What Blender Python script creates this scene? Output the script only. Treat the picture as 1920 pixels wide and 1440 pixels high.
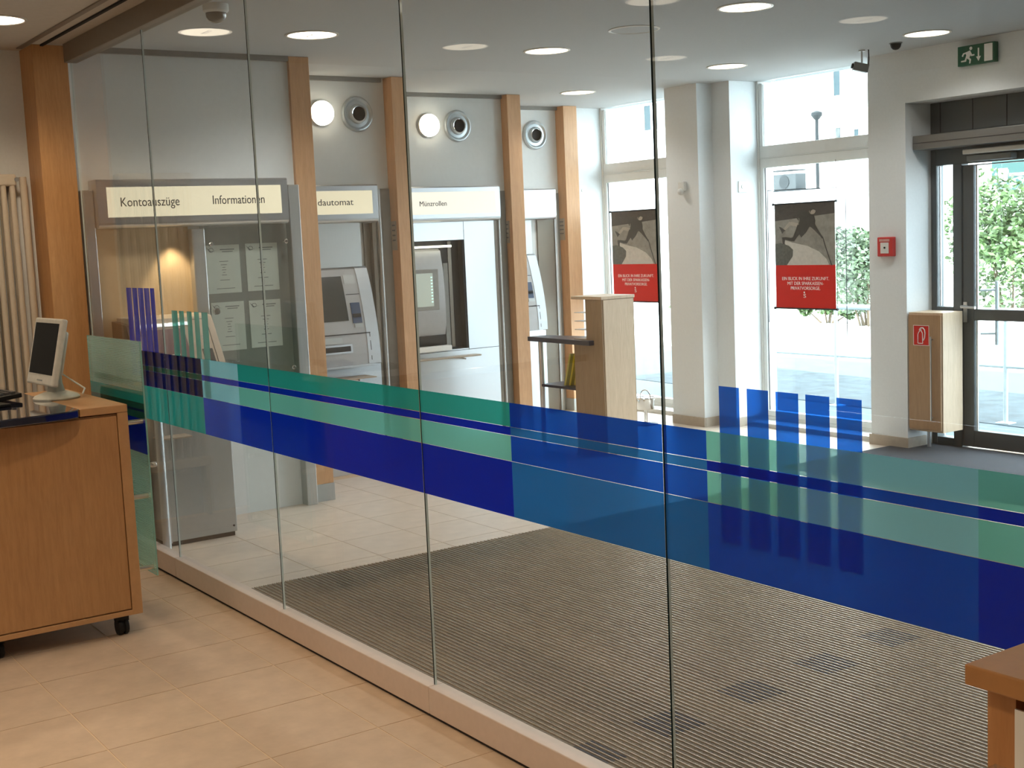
import bpy, bmesh, math, random
from mathutils import Matrix, Vector
for o in list(bpy.data.objects): bpy.data.objects.remove(o)
S=bpy.context.scene; COL=S.collection
random.seed(7)
# ---------------------------------------------------------------- camera
YAW,PIT,ROL=0.6019,0.11378,-0.0439
d=Vector((-math.cos(YAW)*math.cos(PIT),math.sin(YAW)*math.cos(PIT),-math.sin(PIT)))
r=d.cross(Vector((0,0,1))).normalized(); u=r.cross(d)
r2=math.cos(ROL)*r+math.sin(ROL)*u; u2=-math.sin(ROL)*r+math.cos(ROL)*u
cam=bpy.data.objects.new('camera',bpy.data.cameras.new('camera')); COL.objects.link(cam)
M4=Matrix((r2,u2,-d)).transposed().to_4x4(); M4.translation=(0,0,1.6); cam.matrix_world=M4
cam.data.sensor_width=36; cam.data.lens=2404/1920*36; cam.data.clip_start=.05; cam.data.clip_end=300
S.camera=cam
# ---------------------------------------------------------------- light and exposure
S.view_settings.view_transform='Standard'; S.view_settings.look='None'; S.view_settings.gamma=1
S.view_settings.use_curve_mapping=False; S.view_settings.exposure=0.5
W=bpy.data.worlds.new('sky'); S.world=W; W.use_nodes=True
W.node_tree.nodes['Background'].inputs[0].default_value=(.78,.91,1,1)
W.node_tree.nodes['Background'].inputs[1].default_value=8.0
sun=bpy.data.lights.new('sun','SUN'); sun.energy=12; sun.angle=.02; sun.color=(1,.97,.9)
so=bpy.data.objects.new('sun',sun); COL.objects.link(so)
so.rotation_euler=Vector((0.10,0.52,-.86)).to_track_quat('-Z','Y').to_euler(); so.location=(0,-5,12)
def portal(x0,x1,z0,z1,y):
    l=bpy.data.lights.new('sky_portal','AREA'); l.shape='RECTANGLE'; l.size=x1-x0; l.size_y=z1-z0
    l.cycles.is_portal=True
    o=bpy.data.objects.new('sky_portal',l); COL.objects.link(o); o.location=((x0+x1)/2,y,(z0+z1)/2); o.rotation_euler=(-math.pi/2,0,0)
portal(-9.4,-8.0,.1,2.72,7.72); portal(-7.42,-6.1,.1,2.72,7.72); portal(-5.78,-3.6,.1,2.0,7.78)
LAMP_E=30; LAMP_C=(1,.97,.93); FRONT_E=40; FRONT_C=(1,.80,.56)
# ---------------------------------------------------------------- materials
def nt(name):
    m=bpy.data.materials.new(name); m.use_nodes=True; t=m.node_tree
    return m,t,t.nodes['Principled BSDF']
def c4(c): return (c[0],c[1],c[2],1)
def noise(t,scale,detail=3,stretch=None,rough=.6):
    tc=t.nodes.new('ShaderNodeTexCoord'); mp=t.nodes.new('ShaderNodeMapping'); n=t.nodes.new('ShaderNodeTexNoise')
    n.inputs['Scale'].default_value=scale; n.inputs['Detail'].default_value=detail; n.inputs['Roughness'].default_value=rough
    if stretch: mp.inputs['Scale'].default_value=stretch
    t.links.new(tc.outputs['Object'],mp.inputs[0]); t.links.new(mp.outputs[0],n.inputs['Vector'])
    return n
def ramp(t,src,stops):
    cr=t.nodes.new('ShaderNodeValToRGB'); e=cr.color_ramp.elements
    while len(e)<len(stops): e.new(.5)
    for i,(p,c) in enumerate(stops): e[i].position=p; e[i].color=c4(c)
    t.links.new(src,cr.inputs[0]); return cr
def bump(t,b,src,strength,dist=.002):
    bp=t.nodes.new('ShaderNodeBump'); bp.inputs['Strength'].default_value=strength; bp.inputs['Distance'].default_value=dist
    t.links.new(src,bp.inputs['Height']); t.links.new(bp.outputs[0],b.inputs['Normal'])
def plain(name,c,rough=.6,metal=0,var=.06,scale=30,spec=.5,coat=0,bmp=0):
    m,t,b=nt(name); n=noise(t,scale)
    lo=[max(0,x*(1-var)) for x in c]; hi=[min(1,x*(1+var)) for x in c]
    cr=ramp(t,n.outputs[0],[(.3,lo),(.7,hi)]); t.links.new(cr.outputs[0],b.inputs['Base Color'])
    b.inputs['Roughness'].default_value=rough; b.inputs['Metallic'].default_value=metal
    b.inputs['Specular IOR Level'].default_value=spec; b.inputs['Coat Weight'].default_value=coat
    if bmp: bump(t,b,n.outputs[0],bmp)
    return m
def wood(name,a,b_,rough=.42,st=(9,9,.7)):
    m,t,b=nt(name); n=noise(t,6,6,st,.62); n2=noise(t,90,3,(1,1,.12),.7)
    cr=ramp(t,n.outputs[0],[(.28,a),(.72,b_)])
    mx=t.nodes.new('ShaderNodeMixRGB'); mx.blend_type='MULTIPLY'; mx.inputs[0].default_value=.35
    cr2=ramp(t,n2.outputs[0],[(.35,(.72,.66,.6)),(.6,(1,1,1))])
    t.links.new(cr.outputs[0],mx.inputs[1]); t.links.new(cr2.outputs[0],mx.inputs[2]); t.links.new(mx.outputs[0],b.inputs['Base Color'])
    b.inputs['Roughness'].default_value=rough; bump(t,b,n2.outputs[0],.05,.0006)
    return m
def brushed(name,c,rough=.33,st=(2,90,90),metal=1):
    m,t,b=nt(name); n=noise(t,5,4,st)
    cr=ramp(t,n.outputs[0],[(.3,[x*.88 for x in c]),(.7,c)]); t.links.new(cr.outputs[0],b.inputs['Base Color'])
    r_=ramp(t,n.outputs[0],[(.2,(rough*.8,)*3),(.8,(rough*1.3,)*3)]); t.links.new(r_.outputs[0],b.inputs['Roughness'])
    b.inputs['Metallic'].default_value=metal; return m
def emit(name,c,s):
    m,t,b=nt(name); b.inputs['Base Color'].default_value=c4([.45*x for x in c]); b.inputs['Emission Color'].default_value=c4(c); b.inputs['Emission Strength'].default_value=s
    b.inputs['Roughness'].default_value=.4; return m
def glass(name,tint,f0=.04,haze=0,hc=(.8,.9,.9)):
    m=bpy.data.materials.new(name); m.use_nodes=True; t=m.node_tree; t.nodes.clear()
    out=t.nodes.new('ShaderNodeOutputMaterial'); tr=t.nodes.new('ShaderNodeBsdfTransparent'); tr.inputs[0].default_value=c4(tint)
    gl=t.nodes.new('ShaderNodeBsdfGlossy'); gl.inputs['Roughness'].default_value=.0
    g=t.nodes.new('ShaderNodeNewGeometry'); dp=t.nodes.new('ShaderNodeVectorMath'); dp.operation='DOT_PRODUCT'
    t.links.new(g.outputs['Normal'],dp.inputs[0]); t.links.new(g.outputs['Incoming'],dp.inputs[1])
    def mth(op,a,b=None):
        n=t.nodes.new('ShaderNodeMath'); n.operation=op
        for i,v in enumerate((a,b)):
            if v is None: continue
            if isinstance(v,(int,float)): n.inputs[i].default_value=v
            else: t.links.new(v,n.inputs[i])
        return n.outputs[0]
    fr=mth('ADD',mth('MULTIPLY',mth('POWER',mth('SUBTRACT',1,mth('ABSOLUTE',dp.outputs['Value'])),5),1-f0),f0)
    mx=t.nodes.new('ShaderNodeMixShader'); t.links.new(fr,mx.inputs[0]); t.links.new(gl.outputs[0],mx.inputs[2])
    src=tr.outputs[0]
    if haze:
        df=t.nodes.new('ShaderNodeBsdfTranslucent'); df.inputs[0].default_value=c4(hc); d2=t.nodes.new('ShaderNodeBsdfDiffuse'); d2.inputs[0].default_value=c4(hc)
        a=t.nodes.new('ShaderNodeMixShader'); a.inputs[0].default_value=.5; t.links.new(df.outputs[0],a.inputs[1]); t.links.new(d2.outputs[0],a.inputs[2])
        h=t.nodes.new('ShaderNodeMixShader'); h.inputs[0].default_value=haze; t.links.new(src,h.inputs[1]); t.links.new(a.outputs[0],h.inputs[2]); src=h.outputs[0]
    t.links.new(src,mx.inputs[1]); t.links.new(mx.outputs[0],out.inputs[0]); return m
def film(name,tint,body,op):
    return glass(name,tint,.02,op,body)

m_wall=plain('white_plaster',(.76,.79,.80),.85,var=.02,scale=60,bmp=.05)
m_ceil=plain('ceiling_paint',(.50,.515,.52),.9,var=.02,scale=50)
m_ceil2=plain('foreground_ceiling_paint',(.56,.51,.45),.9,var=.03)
m_cream=plain('machine_wall_paint',(.76,.78,.77),.8,var=.02)
m_tile=plain('sandstone_tile',(.50,.375,.27),.5,var=.09,scale=9,spec=.35)
m_tile2=plain('pale_sandstone_tile',(.62,.53,.44),.42,var=.07,scale=9,spec=.4)
m_grout=plain('tile_grout',(.66,.50,.34),.85)
m_skirt=plain('skirting_tile',(.42,.36,.29),.55)
m_beech=wood('beech_veneer',(.40,.20,.08),(.47,.25,.105))
m_beechp=wood('beech_pillar',(.60,.335,.165),(.70,.41,.215),.5,(7,7,.5))
m_beechl=wood('pale_beech',(.60,.45,.30),(.68,.52,.36))
m_bigp=wood('beech_column_dark',(.50,.25,.095),(.60,.32,.13),.5,(7,7,.5))
m_edge=plain('beech_edge',(.46,.25,.11),.4)
m_dark=plain('shadow_gap',(.015,.012,.012),.8)
m_black=plain('black_plastic',(.012,.012,.013),.5,spec=.25)
m_white=plain('white_plastic',(.72,.72,.69),.4,var=.02)
m_steel=brushed('brushed_steel',(.66,.68,.70),.34)
m_steel2=brushed('brushed_aluminium',(.60,.60,.58),.42,(90,90,2))
m_frame=plain('anodised_aluminium',(.56,.60,.62),.35,.75,.03)
m_rail=plain('bronze_anodised_rail',(.66,.56,.50),.42,.35,.03)
m_header=plain('header_rail_paint',(.25,.21,.17),.5,.4,.03)
m_chrome=plain('chrome',(.85,.85,.84),.12,1,.02)
m_pin=plain('satin_steel_pin',(.72,.66,.55),.3,1,.02)
m_glass=glass('clear_glass',(.978,.99,.985),.035)
m_gedgel=plain('glass_edge_highlight',(.62,.74,.74),.12,0,.05,spec=1,coat=1)  # pale pane edge: the highlight along each joint is put into the colour
m_wglass=glass('window_glass',(.97,.99,.99),.03)
m_gedge=plain('glass_edge_dark',(.006,.018,.018),.6,0,.05,spec=.1)  # same glass edge coloured near black, the dark line beside the highlight
m_fbar=film('film_bright_blue',(.02,.20,.80),(.001,.10,.70),.66)
m_fb=film('film_royal_blue',(.02,.16,.62),(.001,.05,.50),.72)
m_fn=film('film_navy',(.006,.01,.10),(.003,.008,.09),.85)
m_fd=film('film_deep_blue',(.01,.03,.36),(.001,.022,.42),.85)
m_fs=film('film_steel_blue',(.05,.22,.50),(.006,.14,.46),.72)
m_fg=film('film_green',(.06,.45,.36),(.02,.33,.30),.78)
m_fdg=film('film_dark_green',(.02,.16,.11),(.015,.10,.07),.8)
m_fm=film('film_mint',(.30,.72,.62),(.14,.52,.46),.70)
m_fp=film('film_pale_mint',(.45,.72,.68),(.22,.58,.70),.78)
m_fl=film('film_frosted_lines',(.60,.75,.66),(.50,.66,.56),.62)
m_scr=glass('screen_glass',(.86,.95,.90),.035,.16,(.55,.78,.66))
m_red=plain('red_print',(.58,.022,.016),.6,0,.04,spec=.15)
m_redp=plain('red_plastic',(.60,.03,.03),.35)
m_green=plain('green_print',(.0,.095,.045),.45)
m_lwhite=plain('white_print',(.85,.85,.82),.5,0,.01)
m_paper=plain('paper',(.82,.82,.76),.8,0,.02)
m_ink=plain('printed_ink',(.16,.16,.16),.8)
m_ink2=plain('faint_ink',(.22,.22,.21),.8)
m_greyb=plain('grey_backboard',(.27,.27,.25),.6)
m_tan=plain('tan_back_panel',(.60,.45,.27),.7,0,.03)
m_cab=plain('silver_grey_lacquer',(.44,.46,.45),.38,.35,.03)
m_atm=plain('atm_grey',(.40,.40,.40),.42,.15,.04)
m_atml=plain('atm_light_grey',(.56,.60,.63),.35,.3,.03)
m_screen=plain('dark_display',(.03,.035,.035),.12,0,.1,spec=.8)
m_atmb=plain('atm_dark_blue',(.03,.06,.13),.4)
m_maroon=plain('maroon_panel',(.12,.045,.045),.35)
m_term=plain('terminal_tan',(.42,.35,.27),.45)
m_termd=plain('terminal_brown_side',(.15,.085,.05),.4)
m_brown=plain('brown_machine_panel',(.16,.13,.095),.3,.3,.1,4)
m_blue=plain('dark_blue_glass_top',(.010,.012,.030),.06,0,.05,spec=.9,coat=1)
m_navy=plain('dark_blue_laminate',(.025,.028,.05),.3)
m_yel=plain('yellow_paper',(.62,.50,.02),.6)
m_radi=plain('radiator_enamel',(.66,.58,.47),.35,0,.02)
m_door=plain('grey_door_metal',(.10,.112,.115),.42,.5,.04)
m_wframe=plain('white_window_frame',(.70,.70,.67),.45,0,.02)
m_camb=plain('camera_body',(.22,.24,.24),.4)
m_sign=emit('lit_sign_panel',(1,.90,.64),.50)
m_signw=emit('lit_sign_panel_white',(1,.95,.82),.62)
m_lamp=emit('lamp_diffuser',(1,.86,.66),3.2)
m_globe=emit('globe_diffuser',(1,.88,.68),6)
m_tube=emit('work_light',(1,.95,.75),2.2)
m_led=emit('screen_segments',(.55,.9,.75),.9)
m_scrlit=emit('atm_screen_glow',(.45,.50,.42),.45)
m_ring=plain('lamp_ring',(.70,.66,.60),.4,.3)
m_asph=plain('street_asphalt',(.55,.55,.54),.9,0,.05,3)
m_pave=plain('pavement',(.085,.11,.12),.9,0,.08,4)
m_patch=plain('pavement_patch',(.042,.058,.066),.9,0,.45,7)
m_fac=plain('facade_render',(.8,.8,.79),.9,0,.02)
m_fwin=plain('far_window_glass',(.030,.050,.058),.5,spec=.2)
m_acd=plain('cooling_unit_dark',(.018,.022,.024),.6,spec=.2)
m_acl=plain('cooling_unit_grey',(.045,.052,.055),.6,spec=.2)
m_railm=plain('painted_handrail',(.50,.56,.58),.4,.2)
m_bark=plain('bark',(.16,.12,.08),.9)
m_teal=plain('teal_sign',(.012,.055,.050),.5)
m_leaf=plain('shrub_leaf',(.11,.18,.07),.25,0,.75,1.6)
m_leafd=plain('dark_shrub_leaf',(.09,.135,.075),.22,0,.8,1.8)
# mat: ribs with carpet between
m_matc=plain('mat_carpet',(.175,.155,.13),.95,0,.5,160,bmp=.4)
m_matb=plain('mat_dark_blue',(.04,.05,.07),.95,0,.4,160)
m_matr=plain('mat_rail',(.50,.42,.32),.36,.85,.1,40)
m_matd=plain('door_mat_carpet',(.035,.037,.045),.95,0,.4,120,bmp=.4)
# ---------------------------------------------------------------- builders
class MB:
    def __init__(s): s.v=[];s.f=[];s.m=[]
    def add(s,vs,fs,mi=0):
        o=len(s.v); s.v+= [tuple(v) for v in vs]
        s.f+=[tuple(i+o for i in f) for f in fs]; s.m+=[mi]*len(fs); return s
    def box(s,x0,x1,y0,y1,z0,z1,mi=0):
        x0,x1=sorted((x0,x1));y0,y1=sorted((y0,y1));z0,z1=sorted((z0,z1))
        return s.add([(x0,y0,z0),(x1,y0,z0),(x1,y1,z0),(x0,y1,z0),(x0,y0,z1),(x1,y0,z1),(x1,y1,z1),(x0,y1,z1)],
          [(3,2,1,0),(4,5,6,7),(0,1,5,4),(1,2,6,5),(2,3,7,6),(3,0,4,7)],mi)
    def prism(s,pts,axis,a,b,mi=0):
        n=len(pts)
        def mk(p,w): return {'x':(w,p[0],p[1]),'y':(p[0],w,p[1]),'z':(p[0],p[1],w)}[axis]
        s.add([mk(p,a) for p in pts]+[mk(p,b) for p in pts],[tuple(range(n)),tuple(range(2*n-1,n-1,-1))]+[(i,(i+1)%n+0,(i+1)%n+n,i+n)[::-1] for i in range(n)],mi)
        return s
    def tube(s,p,q,rad,n=10,r2=None,mi=0,cap=True):
        p=Vector(p);q=Vector(q);a=(q-p).normalized(); t=Vector((0,0,1)) if abs(a.z)<.9 else Vector((1,0,0))
        e=a.cross(t).normalized();f=a.cross(e); r2=rad if r2 is None else r2
        vs=[p+rad*(math.cos(k*2*math.pi/n)*e+math.sin(k*2*math.pi/n)*f) for k in range(n)]+[q+r2*(math.cos(k*2*math.pi/n)*e+math.sin(k*2*math.pi/n)*f) for k in range(n)]
        fs=[(i,(i+1)%n,(i+1)%n+n,i+n) for i in range(n)]
        if cap: fs+=[tuple(range(n-1,-1,-1)),tuple(range(n,2*n))]
        return s.add(vs,fs,mi)
    def path(s,pts,rad,n=8):
        for a,b in zip(pts,pts[1:]): s.tube(a,b,rad,n)
        return s
    def lathe(s,c,axis,prof,n=32,mi=0,cap=True):
        # prof: list of (radius, offset along axis)
        vs=[]
        for (r_,h) in prof:
            for k in range(n):
                a=2*math.pi*k/n; x,y=r_*math.cos(a),r_*math.sin(a)
                p={'z':(x,y,h),'x':(h,x,y),'y':(x,h,y)}[axis]; vs.append((c[0]+p[0],c[1]+p[1],c[2]+p[2]))
        fs=[]
        for j in range(len(prof)-1):
            for k in range(n): fs.append((j*n+k,j*n+(k+1)%n,(j+1)*n+(k+1)%n,(j+1)*n+k))
        if cap: fs+=[tuple(range(n-1,-1,-1)),tuple(range((len(prof)-1)*n,len(prof)*n))]
        return s.add(vs,fs,mi)
    def quad(s,a,b,c,e,mi=0): return s.add([a,b,c,e],[(0,1,2,3)],mi)
    def mesh(s,name,mats,smooth=False,bev=0,seg=2):
        me=bpy.data.meshes.new(name); me.from_pydata(s.v,[],s.f)
        for m in (mats if isinstance(mats,(list,tuple)) else [mats]): me.materials.append(m)
        me.polygons.foreach_set('material_index',s.m)
        bm=bmesh.new(); bm.from_mesh(me); bmesh.ops.recalc_face_normals(bm,faces=bm.faces)
        if bev: bmesh.ops.bevel(bm,geom=list(bm.edges),offset=bev,segments=seg,affect='EDGES',profile=.5)
        bm.to_mesh(me); bm.free()
        if smooth:
            me.polygons.foreach_set('use_smooth',[True]*len(me.polygons))
            try: me.set_sharp_from_angle(angle=math.radians(35))
            except Exception: pass
        me.update(); return me
    def obj(s,name,mats,parent=None,smooth=False,bev=0,seg=2):
        o=bpy.data.objects.new(name,s.mesh(name,mats,smooth,bev,seg)); COL.objects.link(o)
        if parent:
            o.parent=parent; o.matrix_parent_inverse=Matrix.Translation(-parent_loc(parent))
        return o
def parent_loc(p):
    v=Vector(p.location)
    return v if p.parent is None else v
def tag(o,label=None,cat=None,group=None,kind=None):
    if label:o['label']=label
    if cat:o['category']=cat
    if group:o['group']=group
    if kind:o['kind']=kind
    return o
def thing(name,label,cat,loc=(0,0,0),group=None):
    o=bpy.data.objects.new(name,None); COL.objects.link(o); o.location=loc; o.empty_display_size=.1
    return tag(o,label,cat,group)
def B(*a): return MB().box(*a)
def struct(name,mb,m,parent=None,**k):
    o=mb.obj(name,m,parent,**k)
    if parent is None: o['kind']='structure'
    return o
def copytree(src,off,label=None):
    c=src.copy(); COL.objects.link(c); c.location=Vector(src.location)+Vector(off)
    if label: c['label']=label
    for ch in src.children:
        k=ch.copy(); COL.objects.link(k); k.parent=c; k.matrix_parent_inverse=ch.matrix_parent_inverse.copy()
        for g in ch.children:
            h=g.copy(); COL.objects.link(h); h.parent=k; h.matrix_parent_inverse=g.matrix_parent_inverse.copy()
    return c
def text_mesh(txt,size,loc,face,m,name='lettering',parent=None,ext=.0015,align='LEFT',width=None,sx=1.0):
    cu=bpy.data.curves.new('t','FONT'); cu.body=txt; cu.size=size; cu.extrude=ext; cu.align_x=align; cu.align_y='BOTTOM_BASELINE'; cu.resolution_u=3
    ob=bpy.data.objects.new('t',cu); COL.objects.link(ob)
    dg=bpy.context.evaluated_depsgraph_get(); me=bpy.data.meshes.new_from_object(ob.evaluated_get(dg)); me.name=name
    bpy.data.objects.remove(ob)
    xs=[v.co.x for v in me.vertices]; w=max(xs)-min(xs) if xs else 1
    k=(width/w) if width else sx
    L=Vector(loc)
    for v in me.vertices:
        x,y,z=v.co.x*k,v.co.y,v.co.z
        if face=='+x': v.co=(L.x+z,L.y+x,L.z+y)      # reads towards +y, seen from +x
        else: v.co=(L.x+x,L.y-z,L.z+y)                # faces -y, reads towards +x
    me.materials.clear(); me.materials.append(m)
    o=bpy.data.objects.new(name,me); COL.objects.link(o)
    if parent: o.parent=parent; o.matrix_parent_inverse=Matrix.Translation(-parent_loc(parent))
    return o
ZC=2.745
GY=2.128
# ================================================================ ROOM SHELL
floor=struct('floor',MB().box(-9.6,3,-4.2,7.75,-.12,-.0015),m_grout)
xs=[-9.16+.4175*k-.0 for k in range(0,30)]
xs=[-3.67-.4175*k for k in range(14,-15,-1)]
ys=[1.15+.385*k for k in range(-13,18)]
g=.0022
tile_me={}
def tile_mesh(w,h,mat,key):
    k=(round(w,3),round(h,3),key)
    if k not in tile_me:
        tile_me[k]=MB().box(g,w-g,g,h-g,-.0015,0).mesh('tile',mat)
    return tile_me[k]
rest=MB(); cnt=0
MAT_X0=-5.60
for x in xs:
    if x>2.8: continue
    for y in ys:
        if y<-4.2 or y>7.6: continue
        vis=(x<-1.9 and -.5<y<2.1) or (x<-5.55 and y>1.95)
        if y>2.17 and x>MAT_X0-.05: continue
        h_=2.168-y if (y+.385>2.17 and x>MAT_X0-.05) else .385
        m=m_tile if y+.2<GY else m_tile2
        if vis and cnt<295 and x>-9.5 and not(x<-7.5 and y<1.8) and not(x<-8.0 and y<4.2):
            o=bpy.data.objects.new('tile',tile_mesh(.4175,h_,m,m.name)); COL.objects.link(o); o.parent=floor; o.location=(x,y,0); cnt+=1
        elif x>-7.6: rest.box(x+g,x+.4175-g,y+g,y+h_-g,-.0015,0)
tag(rest.obj('tile_field',m_tile,floor),kind='stuff')
struct('ceiling',B(-9.6,3,GY,7.75,ZC,ZC+.2),m_ceil)
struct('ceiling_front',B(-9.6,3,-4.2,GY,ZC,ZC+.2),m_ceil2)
# grooves / curtain track on front ceiling
struct('trim_1',B(-7.4,3,1.90,1.93,ZC-.006,ZC),m_header)
struct('trim_2',B(-7.4,3,1.985,2.0,ZC-.01,ZC),m_dark)
struct('wall_left',B(-7.65,-7.5,-4.2,2.13,0,ZC),m_wall)
struct('wall_back',B(-7.65,3,-4.3,-4.2,0,ZC),m_wall)
struct('wall_right',B(3,3.1,-4.3,7.75,0,ZC),m_wall)
# machine wall: four bays, each stepped back from the one before
BX=[-7.27,-8.03,-8.72,-9.39]; BY=[2.10,3.58,4.64,6.13,7.2]
for i in range(4):
    struct('wall_bay_%d'%(i+1),B(BX[i]-.12,BX[i]-.002,BY[i]-.0,BY[i+1]-(.1 if i<3 else 0),0,ZC),m_cream)
    struct('trim_%d'%(i+3),B(BX[i],BX[i]+.03,BY[i]+(.08 if i else .05),BY[i+1]-(.14 if i<3 else .15),ZC-.03,ZC),m_frame if 0 else plain('shadow_gap_strip_%d'%i,(.25,.24,.22),.6))  # grey strip stands in for the dark shadow gap under the ceiling
struct('wall_corner',B(-9.55,-9.41,7.2,7.75,0,ZC),m_wall)
# window wall
def wallnorth():
    mb=MB()
    mb.box(-8.0,-7.62,7.12,7.75,0,ZC)       # column
    mb.box(-7.62,-7.42,7.28,7.75,0,ZC)
    return mb
struct('wall_window_pier',wallnorth(),m_wall)
struct('wall_door_pier',B(-6.1,-5.78,7.33,7.75,0,ZC),m_wall)
struct('wall_over_door',B(-5.78,3,7.33,7.75,2.395,ZC),m_wall)
struct('wall_beside_door',B(-3.4,3,7.33,7.75,0,2.395),m_wall)
def skirt(name,*bx):
    mb=MB()
    for b in bx: mb.box(*b)
    return struct(name,mb,m_skirt)
skirt('baseboard_pier',(-8.0,-7.612,7.108,7.12,0,.075),(-7.62,-7.608,7.12,7.28,0,.075),(-7.61,-7.412,7.268,7.28,0,.075),(-7.42,-7.408,7.28,7.55,0,.075))
skirt('baseboard_door_pier',(-6.112,-5.768,7.318,7.33,0,.075),(-6.112,-6.1,7.33,7.5,0,.075),(-5.78,-5.768,7.33,7.52,0,.075))
# ---- windows
def window(n,x0,x1,label=None):
    w=bpy.data.objects.new('window_%d'%n,None); COL.objects.link(w); w['kind']='structure'; w.location=(x0,7.6,0)
    y0,y1=7.575,7.645
    f=MB()
    f.box(x0,x1,y0,y1,0.0,.06); f.box(x0,x0+.02,y0,y1,.06,ZC); f.box(x1-.02,x1,y0,y1,.06,ZC)
    f.box(x0+.02,x1-.02,y0,y1,2.135,2.142)
    f.obj('frame',m_wframe,w,bev=.002)
    s=MB(); s.box(x0+.02,x1-.02,y0+.008,y1-.01,.06,.108); s.box(x0+.02,x1-.02,y0+.008,y1-.01,2.062,2.135)
    s.box(x0+.02,x0+.055,y0+.008,y1-.01,.108,2.062); s.box(x1-.055,x1-.02,y0+.008,y1-.01,.108,2.062)
    s.obj('lower_sash',m_wframe,w,bev=.003)
    s=MB(); s.box(x0+.02,x1-.02,y0+.008,y1-.01,2.142,2.235); s.box(x0+.02,x0+.055,y0+.008,y1-.01,2.235,ZC-.02); s.box(x1-.055,x1-.02,y0+.008,y1-.01,2.235,ZC-.02)
    s.obj('upper_sash',m_wframe,w,bev=.003)
    B(x0+.05,x1-.05,7.603,7.609,.10,2.068).obj('pane',m_wglass,w)
    B(x0+.05,x1-.05,7.603,7.609,2.23,ZC-.001).obj('pane',m_wglass,w)
    B(x0+.058,x0+.064,7.598,7.602,.11,2.06).obj('seal',m_dark,w)
    B(x0+.058,x0+.064,7.598,7.602,2.238,ZC-.03).obj('seal',m_frame,w)
    B(x0,x1,7.40,7.575,0,.035).obj('window_sill',plain('sill_%d'%n,(.6,.58,.54),.5),w)
    return w
window(1,-9.41,-8.0); window(2,-7.42,-6.1)
# ---- entrance door
D=bpy.data.objects.new('door_1',None); COL.objects.link(D); D['kind']='structure'; D.location=(-5.5,7.62,0)
f=MB(); y0,y1=7.6,7.68
f.box(-5.78,-3.4,y0,y1,2.19,2.395)                 # dark panel above
f.box(-5.78,-5.735,y0,y1,0,2.19); f.box(-5.735,-3.4,y0,y1,1.965,2.19); f.box(-5.6,-5.53,y0,y1,0,1.965); f.box(-5.735,-5.6,y0,y1,0,.06); f.box(-5.735,-5.6,y0,y1,.94,.985)
f.box(-3.45,-3.4,y0,y1,0,1.965)
f.obj('frame',m_door,D,bev=.003)
for k in range(9): B(-5.70+.26*k,-5.695+.26*k,7.597,7.6,2.19,2.395).obj('panel_joint',m_dark,D)
B(-5.735,-5.6,7.63,7.636,.06,.94).obj('pane',m_wglass,D); B(-5.73,-5.605,7.63,7.636,.985,1.962).obj('pane',m_wglass,D)
B(-5.725,-5.715,7.62,7.628,.99,1.96).obj('glazing_bead',m_steel,D)
for k,(a,b) in enumerate(((-5.525,-4.48),(-4.47,-3.46))):
    L=bpy.data.objects.new('door_leaf',None); COL.objects.link(L); L.parent=D; L.location=(a-D.location.x,0,0)
    def add(nm,mb,m,bev=0):
        o=mb.obj(nm,m,None,bev=bev); o.parent=L; o.matrix_parent_inverse=Matrix.Translation((-a,-7.62,0)); return o
    mb=MB(); mb.box(a,a+.085,7.61,7.67,.012,1.955); mb.box(b-.085,b,7.61,7.67,.012,1.955); mb.box(a+.085,b-.085,7.61,7.67,.012,.128); mb.box(a+.085,b-.085,7.61,7.67,.895,.972); mb.box(a+.085,b-.085,7.61,7.67,1.948,1.955)
    add('leaf_frame',mb,m_door,.003)
    add('pane',B(a+.08,b-.08,7.638,7.644,.12,.90),m_wglass); add('pane',B(a+.08,b-.08,7.638,7.644,.968,1.95),m_wglass)
    mb=MB(); mb.box(a+.092,a+.104,7.626,7.636,.972,1.948); mb.box(a+.092,a+.104,7.626,7.636,.128,.895); add('glazing_bead',mb,m_steel)
    if k==0:
        mb=MB().tube((a+.02,7.61,.99),(a+.02,7.56,.99),.011).tube((a+.02,7.56,.99),(a+.13,7.56,.985),.010); add('lever_handle',mb,m_steel)
        add('lock_plate',B(a+.005,a+.035,7.603,7.61,.88,1.02),m_steel)
        mb=MB().tube((a+.19,7.72,.72),(a+.19,7.72,1.16),.014).tube((a+.19,7.72,1.10),(a+.1,7.66,1.10),.009).tube((a+.19,7.72,.80),(a+.1,7.66,.80),.009); add('pull_bar',mb,m_railm)
# operator housing and closer
o=thing('door_operator_housing','long grey box housing across the top of the entrance door','door fitting',(-5.6,7.5,2.1)); 
B(-5.775,-3.42,7.40,7.6,2.075,2.17).obj('housing',plain('operator_grey',(.17,.165,.155),.4,.4),o,bev=.004)
B(-5.772,-3.42,7.397,7.4,2.118,2.121).obj('seam',m_dark,o)
o=thing('door_closer','grey door closer on the top rail of the glass door','door closer',(-5.3,7.55,2))
B(-5.45,-4.9,7.50,7.6,2.02,2.055).obj('slide_rail',m_frame,o,bev=.006); B(-5.44,-5.10,7.53,7.6,1.972,2.012).obj('closer_body',m_camb,o,bev=.006)
# ---- upper storey of the building (casts the shade on the pavement)
struct('wall_upper_storey',B(-14,6,7.3,7.78,ZC+.2,6.6),m_fac)
struct('wall_outside_left',B(-14,-9.55,7.3,7.78,-.1,ZC+.2),m_fac)
struct('roof',B(-14,6,-4.3,7.78,6.6,6.75),m_fac)
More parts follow.
